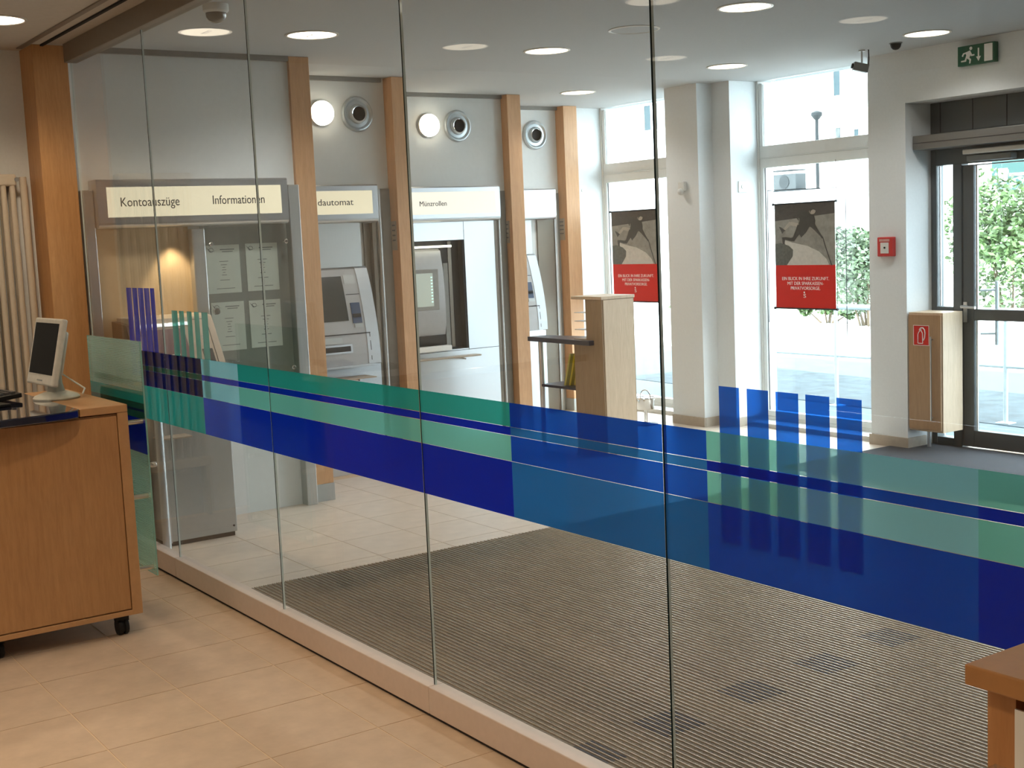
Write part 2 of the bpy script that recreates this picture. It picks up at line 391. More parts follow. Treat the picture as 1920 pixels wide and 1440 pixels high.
# ================================================================ GLASS PARTITION
GP=thing('glass_partition','tall frameless glass partition wall with blue and green film stripes','glass partition',(-4.8,GY,0))
joints=[-7.2,-6.045,-4.837,-3.633,-2.428,-1.22,0.0,1.2,2.4]
T,L1,L2,BB,BO=1.115,1.042,1.016,.938,.768
patch=[]
def row(x0,x1,a,b,c_,e):
    for (m,z1,z0) in ((a,T,L1),(b,L1,L2),(c_,L2,BB),(e,BB,BO)): patch.append((x0,x1,z0,z1,m,-1))
row(-6.425,-5.575,m_fn,m_fdg,m_fn,m_fg)
row(-5.575,-5.154,m_fp,m_fd,m_fp,m_fb)
row(-5.154,-3.11,m_fg,m_fd,m_fm,m_fd)
row(-3.11,-2.27,m_fb,m_fs,m_fb,m_fs)
row(-2.27,-1.976,m_fm,m_fd,m_fm,m_fb)
row(-1.976,-1.509,m_fp,m_fb,m_fp,m_fb)
row(-1.509,0.0,m_fm,m_fd,m_fm,m_fd)
row(0.0,1.2,m_fg,m_fd,m_fm,m_fd)
for a,b in ((-2.232,-2.164),(-2.139,-2.071),(-2.048,-1.979),(-1.958,-1.889),(-1.869,-1.80)): patch.append((a,b,.845,1.226,m_fbar,1))
for a,b in ((-6.573,-6.494),(-6.478,-6.405),(-6.392,-6.314),(-6.302,-6.225),(-6.212,-6.150)): patch.append((a,b,.98,1.43,m_fd,1))
for a,b in ((-5.931,-5.854),(-5.832,-5.77),(-5.732,-5.671),(-5.64,-5.581),(-5.549,-5.476)): patch.append((a,b,.94,1.327,m_fg,1))
for i in range(len(joints)-1):
    a,b=joints[i]+.0032,joints[i+1]-.0032
    mb=MB(); x0,x1,yy0,yy1,z0,z1=a,b,GY-.004,GY+.004,.098,2.66
    vs=[(x0,yy0,z0),(x1,yy0,z0),(x1,yy1,z0),(x0,yy1,z0),(x0,yy0,z1),(x1,yy0,z1),(x1,yy1,z1),(x0,yy1,z1)]
    mb.add(vs,[(0,1,5,4),(2,3,7,6)],0); mb.add(vs,[(3,2,1,0),(4,5,6,7),(1,2,6,5)],1); mb.add(vs,[(3,0,4,7)],2)
    pane=mb.obj('pane',[m_glass,m_gedge,m_gedgel],GP)
    for (px0,px1,z0,z1,m,side) in patch:
        q0,q1=max(px0,a),min(px1,b)
        if q1-q0<.004: continue
        y=GY-.0046 if side<0 else GY+.0046
        gap=.0006
        o=MB().quad((q0,y,z0+gap),(q1,y,z0+gap),(q1,y,z1-gap),(q0,y,z1-gap)).obj('film_stripe',m,None)
        o.parent=pane
    B(joints[i]+.001,joints[i+1]-.001,GY-.03,GY+.03,.012,.108).obj('base_rail',m_rail,GP,bev=.003)
B(-7.2,2.4,GY-.022,GY+.022,0,.012).obj('base_gap',m_dark,GP)
B(-7.2,2.4,GY-.035,GY+.035,2.645,ZC).obj('header_rail',m_header,GP,bev=.003)
mb=MB().box(-6.545,-6.50,GY+.006,GY+.04,.50,.53); mb.obj('hinge_clamp',m_black,GP,bev=.003)
MB().lathe((-6.46,GY+.05,.515),'y',[(.012,-.04),(.016,-.02),(.016,.0),(.006,.01)],14).obj('hinge_knob',m_chrome,GP,smooth=True)
MB().tube((-6.40,GY+.06,.05),(-6.40,GY+.06,1.0),.022,16).obj('gate_post',m_frame,GP,smooth=True)
# ================================================================ PILLARS
def pillar(lab,x0,x1,ya,yb,mat=m_beechp,plinth=True,plate=None,big=False):
    t=thing('wooden_pillar',lab,'pillar',((x0+x1)/2,(ya+yb)/2,0),None if big else 'wooden pillars between the machines')
    B(x0,x1,ya,yb,.11 if plinth else 0,ZC-.001).obj('shaft',mat,t,bev=.002)
    if plinth: B(x0,x1+.004,ya-.004,yb+.004,0,.11).obj('plinth',m_cab,t,bev=.002)
    if plate:
        z0,z1,xa,xb=plate
        B(xa,xb,ya-.006,ya,z0,z1).obj('label_plate',plain('label_plate_paint',(.40,.34,.27),.5),t)
        mb=MB()
        for k in range(4): mb.box(xa+.012,xb-.012,ya-.007,ya-.006,z1-.035-.035*k,z1-.025-.035*k)
        mb.obj('label_print',m_ink,t)
    return t
pillar('thick beech column at the left end of the glass wall, beside the radiator',-7.5,-7.245,1.94,2.126,m_bigp,False,None,True)
pillar('wooden pillar right of the statement printer bay with a pale plinth',-8.03,-7.245,3.445,3.577)
pillar('wooden pillar between cash machine and coin roll machine',-8.72,-7.915,4.53,4.64,plate=(1.545,1.75,-8.01,-7.945))
pillar('wooden pillar right of the coin roll machine',-9.39,-8.63,6.0,6.13,plate=(1.555,1.735,-8.74,-8.67))
pillar('wooden pillar at the far end of the machine wall, brightly lit edge by the windows',-9.54,-9.27,7.05,7.2,m_beechp,True,(1.555,1.75,-9.39,-9.31))
# ================================================================ LIT SIGN BOXES
def signbox(lab,xf,y0,y1,z0,z1,xw,bord=.045,texts=(),lit=m_sign,bot=.06):
    t=thing('lit_sign_box',lab,'sign',(xf,(y0+y1)/2,z0),'lit sign boxes over the machines')
    # rounded section extruded along y
    p=[(xw,z0+.03),(xf-.05,z0)]
    for k in range(5): a=-math.pi/2+k*math.pi/8; p.append((xf-.03+.03*math.cos(a),z0+.03+.03*math.sin(a)))
    p+=[(xf,z1-.01),(xf-.01,z1),(xw,z1)]
    MB().prism([(x,z) for x,z in p],'y',y0,y1).obj('housing',m_steel,t,smooth=False)
    B(xf,xf+.003,y0+bord*1.2,y1-bord,z0+bot,z1-.042).obj('lit_panel',lit,t)
    for (s,ya,zb,sz,w) in texts: text_mesh(s,sz,(xf+.0042,ya,zb),'+x',m_black,'lettering',t,.0006,width=w)
    return t
signbox('wide lit sign reading Kontoauszüge and Informationen',-7.13,2.192,3.331,1.745,2.013,-7.27,.045,(('Kontoauszüge',2.315,1.864,.072,.337),('Informationen',2.852,1.866,.072,.321)))
l=bpy.data.lights.new('sign_downlight','SPOT'); l.energy=9; l.color=(1,.78,.5); l.spot_size=1.3; l.spot_blend=.5; l.shadow_soft_size=.02
o=bpy.data.objects.new('sign_downlight',l); COL.objects.link(o); o.location=(-7.165,2.63,1.738)
signbox('lit sign reading Geldautomat above the cash machine',-7.9,3.62,4.368,1.747,2.007,-8.03,.045,(('Geldautomat',3.80,1.868,.062,.37),))
signbox('lit sign reading Münzrollen above the coin roll machine',-8.6,4.80,5.87,1.743,2.018,-8.72,.045,(('Münzrollen',5.112,1.868,.055,.245),),m_signw)
signbox('small glaring white lit sign at the far end of the machine wall',-9.27,6.3,6.93,1.746,2.016,-9.39,.012,(),m_signw,.02)
# ================================================================ BAY 1
t=thing('silver_surround','silver metal frame around the statement printer and display case','machine surround',(-7.2,2.8,0),'metal surrounds of the machine bays')
B(-7.27,-7.19,2.135,2.19,0,1.96).obj('left_post',m_steel2,t,bev=.004)
B(-7.27,-7.19,2.74,2.818,.62,1.73).obj('middle_post',m_steel2,t,bev=.006)
B(-7.27,-7.19,3.365,3.435,0,1.975).obj('right_post',m_steel2,t,bev=.004)
B(-7.27,-7.25,2.205,2.74,.6,1.745).obj('back_panel',m_tan,t)
t=thing('display_case','glazed notice display case with grey back beside the statement printer','display case',(-7.22,3.09,.8),None)
B(-7.27,-7.255,2.82,3.363,.82,1.745).obj('back_board',m_greyb,t)
B(-7.198,-7.192,2.822,3.36,.83,1.735).obj('glass_door',glass('case_glass',(.93,.96,.95),.05),t)
for y,z in ((3.325,1.637),(3.325,.871),(2.85,1.637),(2.85,.871)): MB().lathe((-7.192,y,z),'x',[(.013,-.01),(.013,.012),(.009,.016)],16).obj('bolt',m_chrome,t,smooth=True)
MB().lathe((-7.19,2.845,1.245),'x',[(.012,0),(.012,.02),(.022,.03),(.018,.045)],16).obj('door_knob',m_chrome,t,smooth=True)
for i,(ya,zt,w,h,lab) in enumerate(((2.84,1.630,.21,.285,'upper left'),(3.09,1.632,.205,.285,'upper right'),(2.852,1.292,.205,.29,'lower left'),(3.09,1.290,.203,.285,'lower right'))):
    n=tag(B(-7.2555+.001,-7.252,ya,ya+w,zt-h,zt).obj('notice_sheet',m_paper),'white printed notice, %s of the four in the display case'%lab,'notice','notices in the display case')
    p=MB(); cy=ya+w*.5
    p.box(-7.252,-7.2515,ya+w*.42,ya+w*.85,zt-.03,zt-.024); p.box(-7.252,-7.2515,ya+w*.48,ya+w*.8,zt-.042,zt-.037)
    for k,(ww,dz) in enumerate(((.3,.095),(.2,.115),(.1,.13),(.14,.145),(.08,.16),(.16,.175),(.32,.205),(.6,.255))):
        p.box(-7.252,-7.2515,cy-w*ww/2*(1 if i%2 else .8),cy+w*ww/2,zt-dz-.004,zt-dz)
    tag(p.obj('printed_text',m_ink2,n),kind='stuff')
    q=MB(); c=(-7.2518,ya+w*.16,zt-.028)
    ring=[(c[1]+.014*math.cos(a*.5),c[2]+.011*math.sin(a*.5)) for a in range(0,13)]
    for a,b in zip(ring,ring[1:]): q.tube((c[0],a[0],a[1]),(c[0],b[0],b[1]),.0018,5)
    q.add([(c[0]+.0003,ya+w*.02,zt-.012),(c[0]+.0003,ya+w*.12,zt-.042),(c[0]+.0003,ya+w*.32,zt-.030),(c[0]+.0003,ya+w*.16,zt-.036)],[(0,1,3),(1,2,3)])
    q.obj('printed_emblem',m_ink,n)
# statement printer terminal
t=thing('statement_printer','account statement printer with slanted console behind the glass','terminal',(-7.0,2.5,0))
B(-7.25,-6.745,2.30,2.715,.025,.80).obj('lower_cabinet',m_cab,t,bev=.004)
B(-7.25,-6.76,2.31,2.705,0,.025).obj('plinth',m_dark,t)
B(-6.745,-6.738,2.32,2.335,.02,.8).obj('edge_strip',m_steel,t)
MB().lathe((-6.745,2.695,.06),'x',[(.006,0),(.006,.004)],10).obj('screw',m_black,t)
# console: slanted prism
pr_=[(-7.25,.80),(-6.745,.80),(-6.745,.86),(-6.99,1.235),(-7.06,1.245),(-7.25,1.245)]
MB().prism(pr_,'y',2.285,2.745,0).obj('console',m_term,t,bev=.004)
MB().prism([(a-.0,b) for a,b in ((-7.25,.82),(-6.78,.82),(-6.78,.87),(-7.0,1.21),(-7.25,1.225))],'y',2.255,2.284).obj('side_cheek',m_termd,t)
def slab(s0,s1,ya,yb,h,nm,m,par=t,base=(-6.745,.86),top=(-6.99,1.235)):
    # rectangle lying on the slanted face, s along slope 0..1
    bx,bz=base; dx,dz=top[0]-base[0],top[1]-base[1]; ln=math.hypot(dx,dz); nx,nz=dz/ln,-dx/ln
    A=(bx+dx*s0,bz+dz*s0);Bp=(bx+dx*s1,bz+dz*s1)
    return MB().prism([A,Bp,(Bp[0]+nx*h,Bp[1]+nz*h),(A[0]+nx*h,A[1]+nz*h)],'y',ya,yb).obj(nm,m,par)
slab(.25,.84,2.31,2.56,.004,'display',m_maroon)
slab(.88,.93,2.31,2.60,.003,'display_trim',m_steel)
slab(.02,.96,2.703,2.706,.002,'groove',m_dark); slab(.955,.96,2.62,2.706,.002,'groove',m_dark)
slab(.18,.52,2.63,2.69,.003,'card_slot',m_black); slab(.2,.3,2.645,2.68,.006,'card_slot_lip',m_pin)
slab(.66,.71,2.65,2.665,.005,'indicator',m_chrome)
mb=MB(); 
for k in range(9): mb.box(0,0,0,0,0,0) if 0 else None
for k in range(2): slab(.46-.05*k,.475-.05*k,2.33,2.50,.005,'display_text',m_paper)
B(-6.745,-6.63,2.27,2.45,.605,.615).obj('wallet_shelf',m_term,t,bev=.003)
MB().lathe((-6.70,2.36,.588),'z',[(.004,0),(.011,.006),(.011,.012),(.004,.017)],12).obj('shelf_knob',m_chrome,t,smooth=True)
B(-7.25,-6.85,2.205,2.25,0,.62).obj('side_panel',m_cab,t,bev=.004)
# ================================================================ BAY 2 cash machine
def atm(lab,dx,dy,y0,y1,group):
    t=thing('cash_machine',lab,'cash machine',(BX[1]+dx,(y0+y1)/2+dy,0),group)
    def o(nm,mb,m,**k):
        for i,v in enumerate(mb.v): mb.v[i]=(v[0]+dx,v[1]+dy,v[2])
        return mb.obj(nm,m,t,**k)
    w0,w1=y0,y1
    prof=[(-8.02,.775),(-7.86,.775),(-7.862,.85),(-7.872,.95),(-7.89,1.06),(-7.915,1.17),(-7.945,1.28),(-7.975,1.37),(-8.0,1.43),(-8.02,1.445)]
    o('body',MB().prism(prof,'y',w0,w1-.095),m_atm)
    prof2=[(a+.004 if a>-8.01 else a,b+(.003 if b>1 else 0)) for a,b in prof]
    o('side_cheek',MB().prism(prof2,'y',w1-.095,w1),m_atml)
    def face(z): # x on profile at height z
        for (xa,za),(xb,zb) in zip(prof[1:],prof[2:]):
            if za<=z<=zb: return xa+(xb-xa)*(z-za)/(zb-za)
        return -7.86
    def pan(nm,ya,yb,z0,z1,m,h=.004,sl=4):
        mb=MB(); zz=[z0+(z1-z0)*k/sl for k in range(sl+1)]
        fr=[(face(z)+h,z) for z in zz]; bk=[(face(z)-.002,z) for z in zz][::-1]
        mb.prism(fr+bk,'y',ya,yb); return o(nm,mb,m)
    W=w1-.095
    pan('screen',w0+.12,W-.12,1.08,1.385,m_screen); 
    pan('instruction_panel',W-.105,W-.02,1.33,1.39,m_cab,.003); pan('card_reader',W-.09,W-.02,1.06,1.20,m_atmb,.006); pan('card_reader_mouth',W-.085,W-.025,1.10,1.125,m_black,.014); pan('receipt_plate',W-.08,W-.015,1.03,1.055,m_cab,.006)
    pan('seam',W-.11,W-.005,1.255,1.26,m_dark,.001)
    pan('seam',w0+.02,W+.03,.985,.992,m_dark,.005,1); pan('seam',W+.022,W+.027,.80,.985,m_dark,.005,2)
    pan('cash_slot',w0+.15,W-.12,.86,.92,m_steel,.008,1); pan('cash_slot_mouth',w0+.17,W-.135,.872,.908,m_black,.010,1)
    pan('keypad',w0+.2,W-.19,.93,.97,m_cab,.008,1)
    o('ledge',MB().box(-8.02,-7.835,w0,w1-.06,.76,.775),m_steel,bev=.003)
    o('lower_panel',MB().box(-8.03,-7.955,w0-.03,w1+.05,0,.76),m_steel)
    o('upper_panel',MB().box(-8.03,-8.0,w0-.03,w1-.03,1.445,1.75),m_steel2)
    return t
a1=atm('grey cash machine under the Geldautomat sign',0,0,3.66,4.30,'cash machines')
o=thing('wallet_shelf','small tan shelf below the cash machine','shelf',(-7.9,4.1,.68))
B(-7.955,-7.78,3.93,4.22,.682,.69).obj('shelf_board',m_term,o,bev=.003); MB().tube((-7.955,4.1,.672),(-7.82,4.1,.672),.007).obj('bracket',m_chrome,o)
t=thing('silver_surround','grey metal frame around the cash machine','machine surround',(-7.98,4.4,0),'metal surrounds of the machine bays')
B(-8.03,-7.975,4.35,4.38,0,1.745).obj('inner_post',m_brown,t,bev=.003); B(-8.03,-8.015,4.38,4.45,0,1.98).obj('back_strip',m_steel2,t); MB().tube((-8.005,4.425,0),(-8.005,4.425,1.95),.02,14).obj('round_post',m_steel2,t,smooth=True); B(-8.03,-8.02,4.45,4.53,0,1.98).obj('outer_post',m_brown if 0 else m_greyb,t,bev=.002)
B(-8.03,-8.01,4.302,4.348,.78,1.745).obj('shadow_panel',m_brown,t)  # dark strip standing in for the shading beside the machine
# ================================================================ BAY 3 coin roll machine
t=thing('coin_roll_machine','coin roll dispenser set in a silver panel with a recessed opening','coin machine',(-8.68,5.3,0))
mb=MB(); X0,X1=-8.72,-8.65
mb.box(X0,X1,4.70,5.83,0,.735); mb.box(X0,X1,4.70,4.92,.735,1.60); mb.box(X0,X1,5.54,5.83,.735,1.742); mb.box(X0,X1,4.70,5.54,1.60,1.742)
mb.obj('front_panel',m_steel,t)
mb=MB(); mb.box(X1,X1+.0015,5.538,5.541,.72,1.742); mb.box(X1,X1+.0015,4.70,5.83,.722,.726); mb.obj('panel_joint',m_dark,t)
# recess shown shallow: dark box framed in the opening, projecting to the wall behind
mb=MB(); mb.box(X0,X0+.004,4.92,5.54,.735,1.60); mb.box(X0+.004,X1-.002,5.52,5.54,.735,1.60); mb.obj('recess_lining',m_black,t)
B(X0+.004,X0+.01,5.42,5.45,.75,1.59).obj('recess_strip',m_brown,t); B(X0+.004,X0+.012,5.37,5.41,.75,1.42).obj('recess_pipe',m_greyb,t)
pf=[(X0,.86),(X1-.01,.86),(X1+.012,.95),(X1+.015,1.12),(X1+.002,1.36),(X1-.03,1.52),(X0,1.54)]
MB().prism(pf,'y',4.93,5.33).obj('dispenser_body',m_atm,t,smooth=True)
B(X1+.002,X1+.018,4.97,5.275,1.06,1.38).obj('screen_bezel',m_greyb,t,bev=.004)
B(X1+.018,X1+.021,4.99,5.22,1.09,1.35).obj('screen',m_scrlit,t)
for k in range(9): B(X1+.021,X1+.023,5.20,5.214,1.12+.024*k,1.13+.024*k).obj('screen_key',m_led,t)
B(X1-.03,X1+.0,4.93,5.31,.80,.86).obj('dispenser_foot',m_black,t)
B(X1-.02,X1+.03,4.93,5.40,1.545,1.562).obj('work_light',m_tube,t)
B(X1-.03,X1+.05,4.92,5.35,.735,.775).obj('coin_tray',m_lwhite,t,bev=.004)
B(X1,X1+.09,4.86,5.60,.672,.684).obj('shelf',m_term,t,bev=.003)
MB().tube((X1,5.45,.66),(X1+.08,5.45,.66),.007).obj('shelf_bracket',m_chrome,t)
t=thing('silver_surround','grey metal frame right of the coin roll machine','machine surround',(-8.7,5.9,0),'metal surrounds of the machine bays')
B(-8.72,-8.67,5.835,5.875,0,1.742).obj('inner_post',m_brown,t); MB().tube((-8.695,5.905,0),(-8.695,5.905,1.95),.02,14).obj('round_post',m_steel2,t,smooth=True); B(-8.72,-8.71,5.93,5.995,0,1.98).obj('outer_post',m_greyb,t)
# ================================================================ BAY 4
a2=atm('far cash machine half hidden behind the pillar right of the coin machine',-1.355,2.50,3.66,4.24,'cash machines')
t=thing('silver_surround','brown and grey panels around the far cash machine','machine surround',(-9.36,6.9,0),'metal surrounds of the machine bays')
B(-9.39,-9.375,6.79,6.975,0,1.745).obj('brown_panel',m_brown,t); B(-9.39,-9.365,6.975,7.01,0,1.98).obj('post',m_steel2,t); B(-9.39,-9.38,7.01,7.045,0,1.98).obj('outer_strip',m_greyb,t)
# ================================================================ WALL LAMPS AND ROUND VENTS
def walllamp(lab,x,y,z,R=.088):
    t=thing('round_wall_lamp',lab,'wall lamp',(x,y,z),'round wall lamps above the signs')
    MB().lathe((x,y,z),'x',[(R,0),(R,.02),(R*.96,.025)],40).obj('mount_ring',m_chrome,t,smooth=True)
    MB().lathe((x,y,z),'x',[(R*.95,.02),(R*.93,.045),(R*.8,.062),(R*.5,.072),(R*.15,.076)],40).obj('diffuser',m_globe,t,smooth=True)
    return t
walllamp('round glowing wall lamp above the Geldautomat sign',-8.03,4.03,2.495)
walllamp('round glowing wall lamp above the Münzrollen sign',-8.72,5.295,2.495,.092)
def vent(lab,x,y,z,R):
    t=thing('round_vent',lab,'vent',(x,y,z),'round metal air nozzles')
    MB().lathe((x,y,z),'x',[(R,0),(R,.006),(R*.93,.022),(R*.86,.024),(R*.74,.010),(R*.56,.012),(R*.52,.03),(R*.44,.036)],48,cap=False).obj('flange',m_chrome if 0 else m_frame,t,smooth=True)
    MB().lathe((x,y,z),'x',[(R*.44,.036),(R*.40,.034),(R*.38,.005)],48,cap=False).obj('nozzle',m_chrome,t,smooth=True)
    MB().lathe((x,y,z),'x',[(R*.385,.003),(R*.385,.006)],32).obj('opening',m_dark,t)
    return t
vent('round metal air nozzle above the cash machine, left of three',-8.03,4.31,2.495,.122)
vent('round metal air nozzle above the coin roll machine, middle of three',-8.72,5.57,2.495,.125)
vent('round metal air nozzle by the last pillar, rightmost of three',-9.39,6.81,2.495,.128)
# ================================================================ CEILING DOWNLIGHTS
def downlight(lab,x,y,lit=True,power=LAMP_E):
    t=thing('ceiling_downlight',lab,'ceiling light',(x,y,ZC),'round recessed ceiling lights')
    R=.135
    MB().lathe((x,y,ZC),'z',[(R+.012,0),(R+.012,-.004),(R,-.006),(R-.004,-.002)],40,cap=False).obj('trim_ring',m_ring,t,smooth=True)
    MB().lathe((x,y,ZC),'z',[(R-.003,-.001),(R-.003,-.003)],40).obj('diffuser',m_lamp if lit else m_ceil,t)
    if lit:
        mb=MB()
        for k in range(4): mb.box(x-.05+.028*k,x-.035+.028*k,y-.012,y-.002,ZC-.0045,ZC-.003)
        mb.obj('lamp_slots',m_header,t)
        l=bpy.data.lights.new('downlight_beam','SPOT'); l.energy=FRONT_E if y<2 else power; l.color=FRONT_C if y<2 else LAMP_C; l.spot_size=2.5; l.spot_blend=.8; l.shadow_soft_size=.1
        o=bpy.data.objects.new('downlight_beam',l); COL.objects.link(o); o.parent=t; o.location=(0,0,-.02)
    return t
for x,y,lab in ((-6.48,3.23,'ceiling light nearest the wide Kontoauszüge sign'),(-6.56,4.88,'ceiling light in front of the coin roll machine'),(-6.77,6.63,'ceiling light nearest the window pier'),
    (-8.38,6.53,'small far ceiling light by the last wooden pillar'),(-4.94,4.98,'large bright ceiling light at the top middle'),(-5.2,6.81,'ceiling light in front of the exit sign wall')):
    downlight(lab,x,y)
downlight('unlit ceiling light ring beside the glass joint',-5.72,4.88,False)
for x in (-3.4,-1.7):
    for y in (3.3,4.95,6.7): downlight('ceiling light of the entrance hall, %s row, %s from the windows'%('inner' if x<-2 else 'outer',{3.3:'farthest',4.95:'second',6.7:'nearest'}[y]),x,y,power=LAMP_E)
for x in (-6.57,):
    for y,lab in ((1.6,'ceiling light over the reception desk at the left picture edge'),(-.03,'first ceiling light behind the reception desk'),(-1.62,'second ceiling light behind the reception desk')): downlight(lab,x,y,power=LAMP_E)
for x in (-4.98,-3.3,-1.6,.2):
    for y in (-.12,-1.7): downlight('front room ceiling light, %s column, %s row'%({-4.98:'leftmost',-3.3:'second',-1.6:'third',.2:'rightmost'}[x],'nearer' if y>-1 else 'rear'),x,y,power=LAMP_E*.9)
for x in (-4.2,-2.6): downlight('%s ceiling light close to the glass wall above the tiles'%('left' if x<-3 else 'right'),x,1.2,power=LAMP_E*.9)
# ================================================================ SMALL CEILING / WALL FITTINGS
t=thing('dome_camera','white dome security camera on the ceiling behind the header rail','security camera',(-5.84,2.42,ZC))
MB().lathe((-5.84,2.42,ZC),'z',[(.06,0),(.06,-.03),(.05,-.04)],28).obj('housing',m_white,t,smooth=True)
MB().lathe((-5.84,2.42,ZC-.04),'z',[(.049,0),(.047,-.02),(.036,-.035),(.018,-.045),(.003,-.048)],28).obj('dome',plain('smoked_dome',(.16,.14,.11),.1,0,.05,coat=1),t,smooth=True)
t=thing('dark_dome_sensor','small black dome sensor on the ceiling left of the exit sign','sensor',(-5.55,6.95,ZC))
MB().lathe((-5.55,6.95,ZC),'z',[(.035,0),(.035,-.012),(.03,-.03),(.018,-.042),(.004,-.046)],20).obj('dome',m_black,t,smooth=True); MB().lathe((-5.55,6.95,ZC),'z',[(.042,0),(.042,-.006)],20).obj('base',m_camb,t)
t=thing('security_camera','small box security camera hanging from the ceiling by window two','security camera',(-5.88,7.0,ZC))
MB().lathe((-5.87,7.0,ZC),'z',[(.022,0),(.022,-.008)],16).tube((-5.87,7.0,ZC),(-5.87,7.0,ZC-.085),.006).obj('stem',m_white,t)
mb=MB().box(-.055,.045,-.028,.028,-.028,.028); R_=Matrix.Rotation(.9,4,'Z')@Matrix.Rotation(.25,4,'Y')
mb.v=[tuple(Matrix.Translation((-5.868,6.99,ZC-.115))@R_@Vector(v)) for v in mb.v]; mb.obj('body',m_camb,t,bev=.004)
mb=MB().tube((-.055,0,0),(-.066,0,0),.017,16); mb.v=[tuple(Matrix.Translation((-5.868,6.99,ZC-.115))@R_@Vector(v)) for v in mb.v]; mb.obj('lens',m_black,t)
MB().path([(-5.83,7.02,ZC),(-5.82,7.01,ZC-.06),(-5.815,7.0,ZC-.10)],.004,6).obj('cable',m_black,t)
# exit sign on wall over door
t=thing('exit_sign','green emergency exit sign with running figure, down arrow and door','exit sign',(-5.19,7.3,2.64))
B(-5.325,-5.055,7.285,7.33,2.575,2.70).obj('sign_box',m_green,t,bev=.002)
ex,ez=-5.19,2.637; sy=7.2835
def flat(pts,nm,m,par,y=sy,th=.001): return MB().prism(pts,'y',y,y-th).obj(nm,m,par)
def sc(pts,cx,cz,s,sh=1): return [(cx+p[0]*s*sh,cz+p[1]*s) for p in pts]
flat(sc([(.52,-.42),(1.0,-.42),(1.0,.44),(.52,.44)],ex,ez,.125),'door_symbol',m_lwhite,t)
flat(sc([(.14,.3),(.22,.3),(.22,-.12),(.32,-.12),(.18,-.36),(.04,-.12),(.14,-.12)],ex,ez,.125),'arrow_symbol',m_lwhite,t)
flat(sc([(-.52,.18),(-.32,.24),(-.2,.02),(-.06,.02),(-.06,-.05),(-.26,-.06),(-.3,.0),(-.36,-.12),(-.26,-.22),(-.30,-.42),(-.38,-.42),(-.36,-.24),(-.52,-.14),(-.56,-.30),(-.86,-.30),(-.86,-.23),(-.64,-.22),(-.54,.02),(-.60,.12),(-.70,.06),(-.74,-.04),(-.82,.0),(-.74,.14)],ex,ez,.125),'running_figure_symbol',m_lwhite,t)
flat([(ex-.034+.011*math.cos(a*.6283),ez+.042+.011*math.sin(a*.6283)) for a in range(10)],'running_figure_head',m_lwhite,t)
# fire alarm
t=thing('fire_alarm_box','small red fire alarm call point on the wall left of the door','fire alarm',(-5.935,7.32,1.42))
B(-6.003,-5.867,7.295,7.33,1.352,1.488).obj('housing',m_redp,t,bev=.006)
B(-5.972,-5.902,7.292,7.295,1.374,1.45).obj('glass_plate',m_white,t); B(-5.982,-5.895,7.292,7.295,1.457,1.474).obj('label_strip',plain('pinkish_label',(.6,.32,.3),.5),t)
MB().lathe((-5.935,7.292,1.414),'y',[(.007,0),(.007,-.004)],14).obj('button',m_black,t)
# smoke/heat detector on pier, switches
t=thing('motion_detector','small white motion detector on the window pier','detector',(-7.79,7.1,1.94)); B(-7.83,-7.755,7.085,7.12,1.91,1.985).obj('body',m_white,t,bev=.01,seg=3); MB().lathe((-7.792,7.09,1.905),'y',[(.028,.0),(.026,-.02),(.014,-.032),(.003,-.035)],18).obj('lens',m_white,t,smooth=True)
for (nm,lab,x,y,z) in (('wall_switch','white switch plate on the wall at the left window reveal',-9.41,7.34,2.0),('wall_switch','white switch plate on the reveal of the right window',-7.42,7.40,1.92)):
    t=thing(nm,lab,'switch',(x,y,z),'white switch plates'); B(x,x+.008,y-.045,y+.045,z-.045,z+.045).obj('plate',m_white,t,bev=.003); MB().lathe((x+.008,y,z),'x',[(.016,0),(.016,.004)],18).obj('rotary_knob',m_cab,t)
